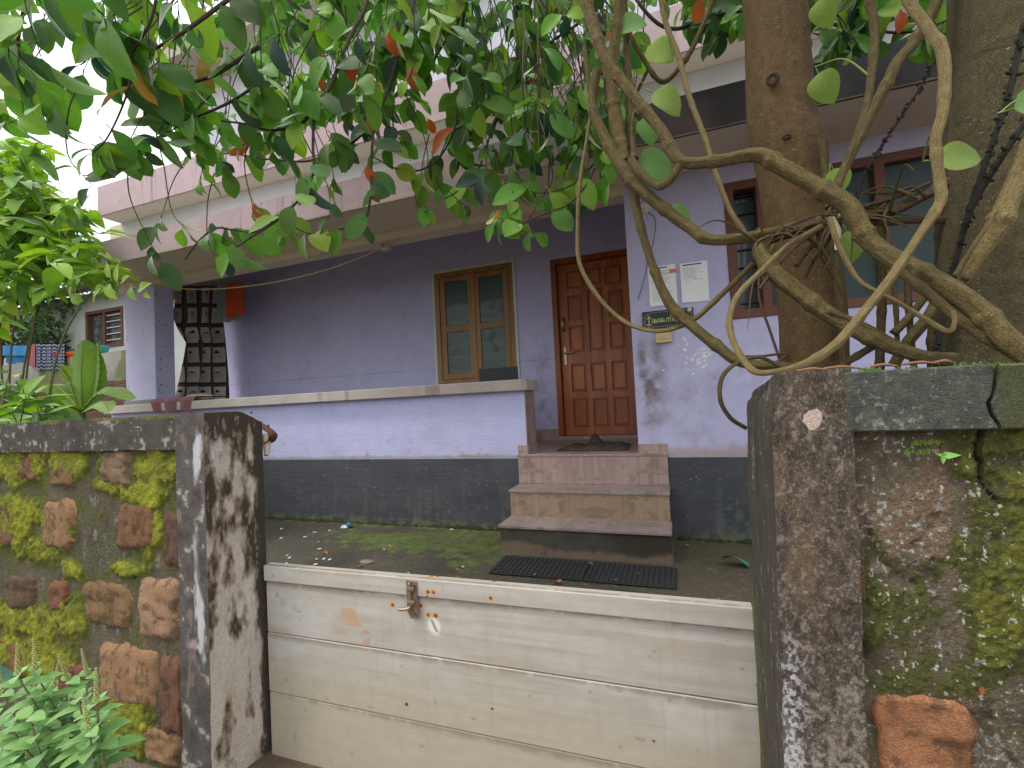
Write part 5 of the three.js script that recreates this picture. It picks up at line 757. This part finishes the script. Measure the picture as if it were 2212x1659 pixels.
  vine('woody_vine', 'two upright jointed vines forking above the wide window', [[[1876, -20, 19, 1.9], [1889, 67, 19, 1.9], [1882, 167, 19, 1.88], [1872, 233, 17, 1.86], [1855, 283, 15, 1.84], [1805, 412, 14, 1.80]], [[2030, -20, 24, 1.88], [1975, 90, 26, 1.88], [1939, 133, 25, 1.87], [1919, 173, 24, 1.86], [1885, 240, 24, 1.85], [1852, 307, 22, 1.84], [1802, 415, 20, 1.80], [1790, 450, 18, 1.78]]], vineBark);
  vine('thin_vine', 'thin brown V-shaped vine below the canopy', [[[1350, 40, 9, 2.1], [1389, 127, 10, 2.1], [1433, 177, 11, 2.1], [1473, 140, 11, 2.1], [1513, 67, 12, 2.1], [1540, -20, 12, 2.1]]], vineBark);
  vine('thin_vine', 'long thin vine slanting from the canopy to the level vine', [[[1426, -20, 12, 2.0], [1436, 43, 12, 2.0], [1466, 123, 12, 1.98], [1486, 200, 12, 1.95], [1519, 290, 12, 1.9], [1549, 383, 12, 1.86], [1579, 457, 12, 1.83], [1610, 505, 12, 1.80]]], paleBark, { node: .14 });
  vine('thin_vine', 'short pale vine with a hooked cut end', [[[1792, 470, 12, 1.62], [1806, 515, 12, 1.60], [1832, 570, 11, 1.58], [1862, 612, 11, 1.56], [1930, 648, 11, 1.54], [2000, 690, 12, 1.52], [2052, 716, 12, 1.50], [2062, 695, 11, 1.50], [2058, 672, 10, 1.51]]], paleBark, { node: .14 });
  vine('woody_vine', 'thick cut vine with a knobbed joint against the thick trunk', [[[2250, 260, 34, 1.55], [2212, 350, 40, 1.55], [2170, 455, 44, 1.56], [2158, 485, 48, 1.57], [2110, 550, 40, 1.6], [2072, 602, 38, 1.62]], [[2155, 455, 7, 1.52], [2110, 525, 7, 1.54], [2078, 580, 7, 1.57], [2062, 645, 7, 1.6]]], paleBark);
  const v9 = vine('woody_vine', 'bundle of brown stems rising behind the coping between the trunks', [[[1902, 480, 18, 2.0], [1906, 620, 18, 2.0], [1900, 790, 17, 2.0], [1900, 860, 17, 2.0]], [[1925, 560, 10, 1.95], [1935, 660, 11, 1.95], [1940, 800, 11, 1.95], [1942, 860, 11, 1.95]], [[1960, 560, 12, 1.95], [1962, 660, 13, 1.95], [1975, 800, 13, 1.95], [1978, 860, 13, 1.95]], [[2042, 620, 26, 1.85], [2010, 680, 27, 1.85], [1960, 740, 24, 1.87], [1930, 790, 22, 1.88]], [[2000, 640, 18, 1.9], [1960, 690, 20, 1.9], [1930, 720, 20, 1.9]], [[2035, 470, 26, 2.02], [2032, 600, 24, 2.02], [2020, 700, 24, 2.0], [2015, 860, 24, 2.0]], [[1775, 300, 14, 1.98], [1790, 440, 15, 1.98], [1805, 560, 16, 1.98], [1818, 700, 16, 1.98], [1825, 860, 16, 1.98]]], vineBark);
  vine('woody_vine', 'frayed bundle of aerial roots wrapping the smooth trunk', [[[1648, 520, 26, 1.80], [1700, 500, 34, 1.84], [1770, 478, 34, 1.86], [1850, 468, 26, 1.90], [1930, 455, 24, 1.94], [2000, 420, 26, 1.95], [2070, 385, 26, 1.95]], [[1680, 500, 10, 1.82], [1750, 470, 10, 1.84], [1850, 450, 9, 1.88], [1950, 420, 9, 1.92], [2010, 395, 8, 1.94]], [[1640, 625, 8, 1.72], [1690, 560, 9, 1.74], [1740, 515, 9, 1.78], [1800, 480, 8, 1.8]], [[1740, 600, 6, 1.84], [1760, 560, 7, 1.84], [1790, 520, 7, 1.82], [1800, 490, 7, 1.8]], [[1720, 575, 12, 1.80], [1745, 540, 13, 1.80], [1790, 500, 14, 1.80]], [[2075, 475, 18, 1.95], [1980, 475, 20, 1.95], [1900, 480, 18, 1.95], [1830, 470, 16, 1.93]], [[1790, 470, 5, 1.72], [1806, 500, 7, 1.72], [1800, 545, 6, 1.72], [1782, 580, 5, 1.72]], [[1870, 470, 8, 1.92], [1920, 425, 8, 1.92], [1975, 405, 8, 1.93], [2000, 425, 7, 1.93]]], mat([1, 1, 1], .95, { map: barkTex([.07, .045, .022], [.20, .135, .075], 551, 20, 1.5), bumpMap: rep(grit, 1, .5), bumpScale: .01 }), { node: .08 });
  { // frayed rootlets and snapped twigs round the bundle
    const R = rng(808), rv = () => R() * 2 - 1, t = thing('rootlets', 'tangle of frayed dry rootlets around the smooth trunk', 'roots'), hub = [[1660, 520, 1.76], [1720, 500, 1.80], [1780, 480, 1.78], [1800, 470, 1.72], [1840, 465, 1.88], [1900, 455, 1.9], [1960, 430, 1.92]];
    for (let i = 0; i < 34; i++) { const h = hub[i % 7], a = at(h[0] + rv() * 26, h[1] + rv() * 12, h[2]), len = .08 + .20 * R(), d = V(rv() * 1.1, -.35 + rv() * .6, rv() * .5 + .15).normalize(), m = a.clone().addScaledVector(d, len * .5).add(V(rv() * .03, .02 + rv() * .03, rv() * .02)), e = a.clone().addScaledVector(d, len).add(V(0, -.06 * R(), 0)); part('rootlet', tube([a, m, e], [.004 + .003 * R(), .003, .001], { rs: 6, step: .015, rough: .2, seed: i }), i % 4 ? vineBark : paleBark, t); }
    const s = [at(1795, 470, 1.70), at(1808, 500, 1.69), at(1806, 540, 1.69)]; part('snapped_end', tube(s, [.010, .012, .004], { rs: 8, step: .01, flat: .6 }), mat([.62, .52, .36], .9), t);
  }
  vine('thin_vine', 'dark reddish twigs hanging behind the vines before the wide window', [[[1645, 560, 6, 2.1], [1640, 640, 7, 2.1], [1665, 720, 7, 2.1], [1690, 795, 7, 2.1]], [[1680, 590, 5, 2.1], [1690, 690, 6, 2.1], [1705, 790, 6, 2.1], [1712, 850, 6, 2.1]], [[1655, 795, 7, 2.05], [1700, 765, 6, 2.05], [1640, 770, 6, 2.05], [1600, 770, 5, 2.05]]], mat([.10, .05, .035], .9), { node: .12 });
  // broad yellow-green leaves of the climber
  const greenStalk = mat([.20, .26, .06], .8), BL = [0, 1, 2].map(i => leafGeo({ n: 8, L: 1, W: .95, fold: .10, curl: .25 + .2 * i, wide: .85, tip: .4, pw: .6, seed: i, stalk: .3, wav: .02 })), bm = [leafMat([.30, .44, .07], .45, .2), leafMat([.17, .36, .08], .42, .2)];
  [[1400, 100, 2.0, .13, .7, -.6, 0, v2], [1412, 200, 2.0, .14, .9, -.7, 0, v2], [1375, 350, 1.95, .15, 1, -.35, 1, v2], [1330, 60, 2.0, .13, 1, -.1, 1, v2], [1440, 455, 1.95, .11, 1, -.6, 1, v2], [1768, 158, 1.95, .11, .2, -1, 0, v9], [2022, 345, 1.7, .11, 1, -.1, 0, v1], [1828, 500, 1.75, .10, .3, -1, 0, v3], [2190, 235, 1.45, .10, 1, .1, 1, v1], [1800, 365, 1.95, .09, .3, -1, 0, v9], [1390, 255, 1.95, .11, .4, -1, 1, v2], [1768, 0, 2.0, .10, .2, -1, 0, v9]].forEach(([x, y, d, L, dx, dy, k, t], i) => {
    const p = at(x, y, d), dir = V(dx, dy, .15).normalize(); setPose(part('leaf', BL[i % 3], bm[k], t), pose(p, dir, V(-.2 + .5 * Math.sin(i * 2.1), .3, 1), L));
    let best = null, bd = 9; for (const o of scene.children) for (const q of (o.userData.pts || [])) { const w = at(...q), e = w.distanceTo(p); if (e < bd) { bd = e; best = w; } }
    const b = p.clone().addScaledVector(dir, -L * .28); if (best) part('leaf_stalk', tube([b, b.clone().lerp(best, .5).add(V(0, .04, .01)), best], [.0022, .0026, .004], { rs: 6, step: .02 }), greenStalk, t);
  });
  for (const o of scene.children) delete o.userData.pts;
}

// ---------------------------------------------------------------- plants on the left
function bush(o) { // stems from a base to wanted tips, leaves along the outer half of each
  const { t, base, tips, mats, geos, len, per, seed, stemM, rad0 = .012, max = 280, up = .2, foliageM, spread = .5 } = o, R = rng(seed), rv = () => R() * 2 - 1, S = [], stems = [];
  tips.forEach((tip, i) => {
    const b = o.nodes ? o.nodes[i % o.nodes.length].clone() : base.clone().add(V(rv() * spread, 0, rv() * spread * .6)), mid = b.clone().lerp(tip, .6).add(V(rv() * .12, .05 + R() * .15, rv() * .12)), pts = [b, mid, tip]; const c = new THREE.CatmullRomCurve3(pts); stems.push(tube(pts, [rad0, rad0 * .6, rad0 * .25], { rs: 6, step: .08 }));
    for (let k = 0; k < per; k++) { const u = lerp(o.from || .55, 1, Math.sqrt((k + R()) / per)), p = c.getPoint(Math.min(1, u)), d = V(rv(), rv() * .6 + up, rv()).normalize(); S.push({ p, d, f: V(rv() * .6, 1, rv() * .5 + .3), L: len * (.6 + .7 * R()), k: Math.floor(R() * mats.length), g: Math.floor(R() * geos.length) }); }
  });
  stems.forEach(g => part('stem', g, stemM, t));
  const inv = camera.quaternion.clone().invert(); for (const s of S) { const v = s.p.clone().sub(EYE).applyQuaternion(inv); s.size = v.z < -.2 && Math.abs(v.x / v.z) < 1.15 && Math.abs(v.y / v.z) < .9 ? s.L / -v.z : 0; } S.sort((a, b) => b.size - a.size);
  S.slice(0, max).forEach(s => setPose(part('leaf', geos[s.g], mats[s.k], t), pose(s.p, s.d, s.f, s.L)));
  const rest = S.slice(max); if (rest.length) { const im = new THREE.InstancedMesh(geos[0], foliageM || mats[0], rest.length); im.name = 'foliage'; im.userData.kind = 'stuff'; im.castShadow = im.receiveShadow = true; rest.forEach((s, i) => im.setMatrixAt(i, pose(s.p, s.d, s.f, s.L))); t.add(im); }
  return S;
}
const YG = [[.30, .54, .018], [.38, .62, .022], [.22, .46, .025], [.13, .30, .04], [.44, .58, .035]].map(c => leafMat(c, .5, .12));
const SH = [leafGeo({ W: .5, wide: .8, curl: .3 }), leafGeo({ W: .34, wide: .8, curl: .35, seed: 3 }), leafGeo({ W: .62, wide: .65, curl: .2, seed: 5 })];
const greenStem = mat([.10, .15, .04], .8);
{
  const R = rng(55), tips = []; const add = (n, x0, x1, y0, y1, d0, d1) => { for (let i = 0; i < n; i++) tips.push(at(lerp(x0, x1, R()), lerp(y0, y1, R()), lerp(d0, d1, R()))); };
  add(26, -60, 130, 290, 560, 2.5, 3.4); add(16, -60, 170, 430, 660, 2.4, 3.0); add(14, 60, 235, 430, 600, 2.7, 3.3); add(7, 140, 270, 560, 620, 2.9, 3.4); add(8, -60, 60, 600, 720, 2.4, 3);
  const t = thing('shrub', 'tall bright yellow-green leafy shrub behind the laterite wall', 'shrub'); const b = at(60, 900, 2.9); b.y = YARD; b.x -= .3; const nodes = [[-30, 640], [10, 560], [60, 520], [110, 560], [20, 430], [130, 500]].map(([x, y]) => at(x, y, 2.9)); nodes.forEach((q, i) => part('stem', tube([b.clone().add(V((i - 3) * .06, 0, 0)), b.clone().lerp(q, .6).add(V(-.2, .1, 0)), q], [.014, .010, .007], { rs: 8 }), mat([.12, .10, .05], .9), t));
  bush({ t, base: b, tips, mats: YG, geos: SH, len: .26, per: 14, seed: 56, stemM: greenStem, max: 298, up: -.15, from: .1, rad0: .007, foliageM: YG[0], nodes });
  const t2 = thing('shrub', 'low leafy plant with drooping pointed leaves just above the coping', 'shrub'); const tips2 = []; for (let i = 0; i < 12; i++) tips2.push(at(lerp(-40, 130, R()), lerp(800, 890, R()), lerp(2.0, 2.6, R()))); const b2 = at(50, 960, 2.3); b2.y = YARD;
  bush({ t: t2, base: b2, tips: tips2, mats: [YG[0], YG[2], YG[3]], geos: SH, len: .26, per: 8, seed: 57, from: .3, stemM: greenStem, up: .1, spread: .3 });
  // spray of leaves reaching toward the column
  const t3 = thing('shrub', 'slender branch with rounded lime leaves reaching in front of the veranda column', 'shrub'); const pts = [[90, 960], [120, 780], [190, 640], [250, 605], [300, 625], [322, 632]].map(([x, y], i) => at(x, y, 2.7)); pts[0].y = YARD; part('stem', tube(pts, [.012, .010, .007, .005, .004, .003], { rs: 6 }), greenStem, t3);
  [[255, 612, .1, .9, .20, 1], [300, 626, 1, .25, .17, 0], [280, 622, .6, -.8, .16, 2], [240, 600, -.3, .9, .17, 1], [222, 615, -.5, -.6, .2, 4], [205, 632, .9, .1, .2, 1], [262, 610, .9, .4, .13, 4], [180, 650, -.8, .3, .2, 0], [232, 618, .7, -.7, .2, 1], [312, 632, .8, -.6, .1, 4]].forEach(([x, y, dx, dy, L, k]) => setPose(part('leaf', SH[2], YG[k], t3), pose(at(x, y, 2.7), V(dx, dy, .2), V(-.2, .2, 1), L)));
}
{ // banana plant
  const t = thing('banana_plant', 'young banana plant with one upright split leaf behind the laterite wall', 'banana plant'), B = at(178, 900, 3.4), m = leafMat([.30, .52, .05], .5, .1), m2 = leafMat([.38, .60, .05], .5, .1); B.y = YARD;
  part('pseudostem', tube([B, B.clone().add(V(0, .5, 0)), at(178, 885, 3.4)], [.06, .05, .03], { rs: 12 }), mat([.16, .22, .06], .7), t);
  const blade = (list, W, mm, face) => { const c = new THREE.CatmullRomCurve3(list), F = V(...face); const g = sheet(8, 26, (u, v) => { const p = c.getPoint(v), T = c.getTangent(v), s = T.clone().cross(F).normalize(), n = s.clone().cross(T).normalize(), q = u * 2 - 1, w = W * Math.pow(Math.sin(Math.PI * clamp(v * .92 + .06)), .55); return p.addScaledVector(s, q * w).addScaledVector(n, -Math.abs(q) * w * .35 + .006 * Math.sin(v * 60 + q * 4) * Math.abs(q)); }, 0); const o = part('leaf', g, mm, t); part('midrib', tube(list, [.014, .010, .004], { rs: 6 }), mat([.30, .38, .10], .7), o); };
  blade([at(178, 890, 3.4), at(174, 810, 3.4), at(180, 735, 3.42)], .25, m, [.25, .1, 1]);
  blade([at(195, 880, 3.45), at(205, 810, 3.5), at(208, 740, 3.5)], .16, m2, [-.7, .1, 1]);
  blade([at(178, 885, 3.4), at(230, 838, 3.3), at(290, 862, 3.2)], .10, m, [0, 1, .4]); blade([at(178, 888, 3.4), at(220, 868, 3.2), at(235, 888, 3.0)], .09, m2, [0, 1, .5]);
  blade([at(175, 885, 3.4), at(110, 830, 3.3), at(60, 855, 3.2)], .12, m, [0, 1, .4]); blade([at(176, 888, 3.4), at(120, 870, 3.1), at(70, 880, 3.0)], .09, m2, [0, 1, .6]); blade([at(170, 888, 3.4), at(150, 820, 3.2), at(130, 790, 3.0)], .08, m2, [.4, .6, 1]);
}
{ // holy basil in front of the left wall
  const t = thing('basil_plant', 'fresh green basil bush with pale flower spikes at the foot of the mossy wall', 'plant'), R = rng(66), rv = () => R() * 2 - 1, base = V(-1.85, .0, -.95);
  const tips = [[20, 1490], [60, 1450], [105, 1440], [150, 1480], [190, 1460], [240, 1450], [262, 1510], [245, 1570], [200, 1540], [150, 1560], [90, 1540], [40, 1560], [10, 1610], [70, 1620], [130, 1630], [190, 1610], [240, 1640], [270, 1600], [0, 1540], [110, 1500], [215, 1500], [165, 1600]].map(([x, y]) => at(x * .84 - 12, y + 10, lerp(.82, 1.08, R())));
  const G = [leafGeo({ W: .60, wide: .9, pw: .65, curl: .3, fold: .12, seed: 1, stalk: .2 }), leafGeo({ W: .54, wide: .95, pw: .65, curl: .4, fold: .16, seed: 4, stalk: .2 })], M = [[.22, .44, .12], [.26, .50, .14], [.17, .38, .10]].map(c => leafMat(c, .4, .1)), st = mat([.20, .17, .10], .8), spike = mat([.36, .38, .13], .9);
  tips.forEach((tip, i) => {
    const b = base.clone().add(V(rv() * .12, 0, rv() * .06)), pts = [b, b.clone().lerp(tip, .5).add(V(rv() * .05, .06, rv() * .05)), tip], c = new THREE.CatmullRomCurve3(pts); part('stem', tube(pts, [.006, .004, .002], { rs: 5, step: .06 }), st, t);
    for (let k = 0; k < 6; k++) { const u = 1 - k * .055, p = c.getPoint(u), a = k * 1.57 + R(); for (const s of [0, Math.PI]) setPose(part('leaf', G[k % 2], M[(i + k) % 3], t), pose(p, V(Math.cos(a + s), .25 + .3 * R(), Math.sin(a + s)), V(rv() * .3, 1, .4), .044 + .028 * R() + .005 * k)); }
    if (i < 9 || i === 19) { const d = V(rv() * .35 - .1, 1, rv() * .2).normalize(), g = [tube([tip, tip.clone().addScaledVector(d, .10)], [.0022, .001], { rs: 4, step: .03 })]; for (let k = 0; k < 13; k++) for (let q = 0; q < 4; q++) { const a = q * 1.57 + k * .6, p = tip.clone().addScaledVector(d, .012 + k * .007), r = .0055 * (1 - k / 20); const s = new THREE.OctahedronGeometry(.0042 * (1 - k / 26), 0); s.translate(p.x + Math.cos(a) * r, p.y, p.z + Math.sin(a) * r); g.push(s.index ? s : (() => { s.setIndex([...Array(s.attributes.position.count).keys()]); return s; })()); } part('flower_spike', mergeGeometries(g), spike, t); }
  });
  const o = part('leaf', leafGeo({ W: .9, wide: .6 }), leafMat([.03, .16, .09], .3, .4), t); setPose(o, pose(at(-10, 1470, 1.15), V(1, .2, .1), V(0, .4, 1), .14));
}
// ---------------------------------------------------------------- neighbour's place beyond the left plants
{
  const nb = thing('neighbour_house', 'pale neighbouring house with a brown grilled window beyond the shrubs', 'house'), D = 10.5, X = (x, y, d = D) => at(x, y, d).x, Y = (x, y, d = D) => at(x, y, d).y;
  const wallM = mat([.56, .58, .55], .9, { bumpMap: rep(plasterBump, 3, 3), bumpScale: .006 }), x0 = X(-120, 700), x1 = X(440, 700), w0 = X(186, 710), w1 = X(267, 710), h0 = Y(225, 752), h1 = Y(225, 668);
  part('wall', slab(rectShape(x0, x1, YARD, 6.2, [[w0, w1, h0, h1]]), -D, .25), wallM, nb);
  const fr = part('window', slab(rectShape(w0, w1, h0, h1, [[w0 + .12, (w0 + w1) / 2 - .06, h0 + .12, h1 - .12], [(w0 + w1) / 2 + .06, w1 - .12, h0 + .12, h1 - .12]]), -D + .03, .15, .008), mat([.16, .07, .045], .8), nb);
  part('pane', box(w0 + .1, w1 - .1, h0 + .1, h1 - .1, -D - .08, -D - .1), phys([.05, .05, .05], .3, { clearcoat: .4 }), fr);
  for (let i = 0; i < 7; i++) part('grille_bar', box((w0 + w1) / 2 + .08, w1 - .14, h0 + .25 + i * .22, h0 + .28 + i * .22, -D - .02, -D - .04), mat([.7, .7, .7], .6), fr);
  const rf = new THREE.Shape(); rf.moveTo(0, 0); rf.lineTo(3.2, 1.3); rf.lineTo(3.2, 1.48); rf.lineTo(-.1, .14); const rg = new THREE.ExtrudeGeometry(rf, { depth: x1 - x0 + 1.2, bevelEnabled: false }); rg.rotateY(Math.PI / 2); rg.translate(x0 - .6, 6.0, -D + .9); part('roof', rg, mat([.13, .085, .065], .9, { bumpMap: rep(grit, .4, .4), bumpScale: .05 }), nb);
  // low mossy wall with washing and pails
  const lt = tex(512, 128, 0, 10, 0, 2, (x, y) => { const f = fbm(x * 3, y * 3, 5, 601), n = fbm(x * .8, y, 3, 603); return mix3(mix3([.20, .19, .16], [.40, .40, .37], f), [.14, .15, .06], sstep(.45, .65, n + f * .3)); });
  const d2 = 8, ly = Y(240, 760, d2), a = at(-140, 760, d2).x, b = at(290, 760, d2).x; const lw = solo('low_wall', fitUV(jitter(new THREE.BoxGeometry(b - a, ly - YARD, .25, 60, 14, 3).translate((a + b) / 2, (ly + YARD) / 2, -d2 - .125), .02, 4), a, a + 10, YARD, YARD + 2), mat([1, 1, 1], .95, { map: lt }), 'low stained wall carrying washing beyond the banana plant', 'wall');
  const bank = jitter(new THREE.BoxGeometry(b - a + 3, Y(240, 822, 7.2) - YARD, .5, 50, 10, 4).translate((a + b) / 2, (Y(240, 822, 7.2) + YARD) / 2, -7.45), .05, 3); struct('earth_bank', bank, mat([.10, .055, .032], 1, { bumpMap: rep(grit, 2, 1), bumpScale: .05 }));
  const pail = (name, label, x0, x1, y0, y1, c, taper = .8) => { const t = thing(name, label, 'container', null), p = at(x0, y1, d2 + .1), q = at(x1, y0, d2 + .1), r = (q.x - p.x) / 2, h = Math.max(.12, q.y - p.y); part('body', new THREE.LatheGeometry([[0, 0], [r * taper, 0], [r, h], [r * .94, h], [r * taper * .9, .02], [0, .02]].map(v => new THREE.Vector2(...v)), 24), mat(c, .45), t); part('rim', new THREE.TorusGeometry(r, r * .06, 6, 24).rotateX(Math.PI / 2).translate(0, h, 0), mat(c, .45), t); t.position.set((p.x + q.x) / 2, ly + .01, -d2 - .13); };
  pail('basin', 'teal plastic basin standing on the low stained wall', 190, 219, 716, 736, [.02, .34, .30]); pail('basin', 'magenta plastic bowl standing on the low stained wall', 121, 140, 714, 730, [.60, .02, .20]); pail('basin', 'orange plastic bowl beside the magenta one', 141, 158, 719, 731, [.70, .14, .02]);
  const lat = canvasTex(256, 256, (c, w, h) => { c.fillStyle = '#1c2140'; c.fillRect(0, 0, w, h); c.strokeStyle = '#8d92a8'; c.lineWidth = 7; c.setLineDash([26, 16]); for (let i = -8; i < 16; i++) { c.beginPath(); c.moveTo(i * 32, 0); c.lineTo(i * 32 + h, h); c.stroke(); c.beginPath(); c.moveTo(i * 32, 0); c.lineTo(i * 32 - h, h); c.stroke(); } });
  const cloth = (label, x0, x1, y0, y1, m) => solo('drying_cloth', sheet(16, 12, (u, v) => { const p = at(lerp(x0, x1, u), lerp(y1, y0, v), d2 - .06); p.z = -d2 + .05 + .03 * Math.sin(u * 15); if (v > .92) { p.y = ly + .025; p.z = -d2 - .06; } return p; }), m, label, 'cloth', 'washing on the low wall');
  cloth('navy cloth with a pale lattice print over the low wall', 77, 140, 736, 798, mat([1, 1, 1], .95, { map: lat, side: THREE.DoubleSide })); cloth('plain blue cloth spread over the low wall', 5, 62, 744, 768, mat([.03, .20, .45], .95, { side: THREE.DoubleSide })); cloth('pink striped cloth edge beside the lattice print', 63, 76, 738, 790, mat([.45, .16, .18], .95, { side: THREE.DoubleSide }));
}
// background trees beyond the neighbour
{
  const R = rng(88), rv = () => R() * 2 - 1;
  const bg = (label, x, z, h, n, rx, ry, cols, s) => { const t = thing('background_tree', label, 'tree', null, V(x, YARD, z)); part('trunk', tube([V(0, 0, 0), V(.1, h * .4, 0), V(.2, h * .8, .1)], [.16, .12, .06], { rs: 10, rough: .1 }), bark, t); for (const [a, b] of [[-1, .5], [1, .6], [.3, .9]]) part('limb', tube([V(.1, h * .4, 0), V(a * rx * .4, h * .6, b * .4), V(a * rx * .7, h * (.7 + .2 * b), b * .6)], [.08, .05, .02], { rs: 7 }), bark, t);
    const im = new THREE.InstancedMesh(SH[0], leafMat([1, 1, 1], .45, .2), n); im.name = 'crown'; im.userData.kind = 'stuff'; const cl = []; for (let i = 0; i < 26; i++) { const v = V(rv(), rv(), rv()).normalize().multiplyScalar(.35 + .6 * R()); cl.push(V(v.x * rx, h * .75 + v.y * ry, v.z * rx)); } for (let i = 0; i < n; i++) { const c = cl[i % 26], p = c.clone().add(V(rv(), rv(), rv()).multiplyScalar(rx * .30 * R() ** .5)); im.setMatrixAt(i, pose(p, V(rv(), -.3 + rv() * .5, rv()), V(rv() * .6, 1, rv() * .6), s * (.7 + .6 * R()))); im.setColorAt(i, lin(...cols[Math.floor(R() * cols.length)])); } t.add(im); };
  const lime = [[.16, .34, .03], [.22, .42, .03], [.11, .26, .03]], deep = [[.05, .13, .03], [.07, .18, .03], [.10, .24, .035]];
  bg('bright green tree rising behind the neighbouring house', -27, -14, 7, 2600, 3.2, 2.6, lime, .26); bg('lime green tree beside the shrub at the far left', -17.5, -5.2, 4.6, 2200, 1.7, 1.9, lime, .19); bg('deep green tree behind the lime tree', -22, -9, 7, 2400, 2.4, 2.4, deep, .24); bg('dark tree standing behind the upper room', -1, -14, 9, 2000, 3.5, 2.5, deep, .26);
}
// dry reddish twig litter along the right coping
{
  const R = rng(17), m = mat([.22, .11, .06], .9); [[1780, 1860, 1.33], [1880, 1940, 1.33], [1950, 2030, 1.34], [2020, 2060, 1.31], [1720, 1790, 1.31]].forEach(([x0, x1, d]) => { const a = at(x0, 800, d), b = at(x1, 795, d); a.y = 1.590 + .004 * R(); b.y = 1.588; const c = a.clone().lerp(b, .5).add(V(0, .004, .006)); solo('dry_twig', tube([a, c, b], [.003, .004, .002], { rs: 6 }), m, 'dry reddish twig lying along the top of the dark coping', 'twig', 'dry twigs on the coping'); });
}
renderer.render(scene, camera);
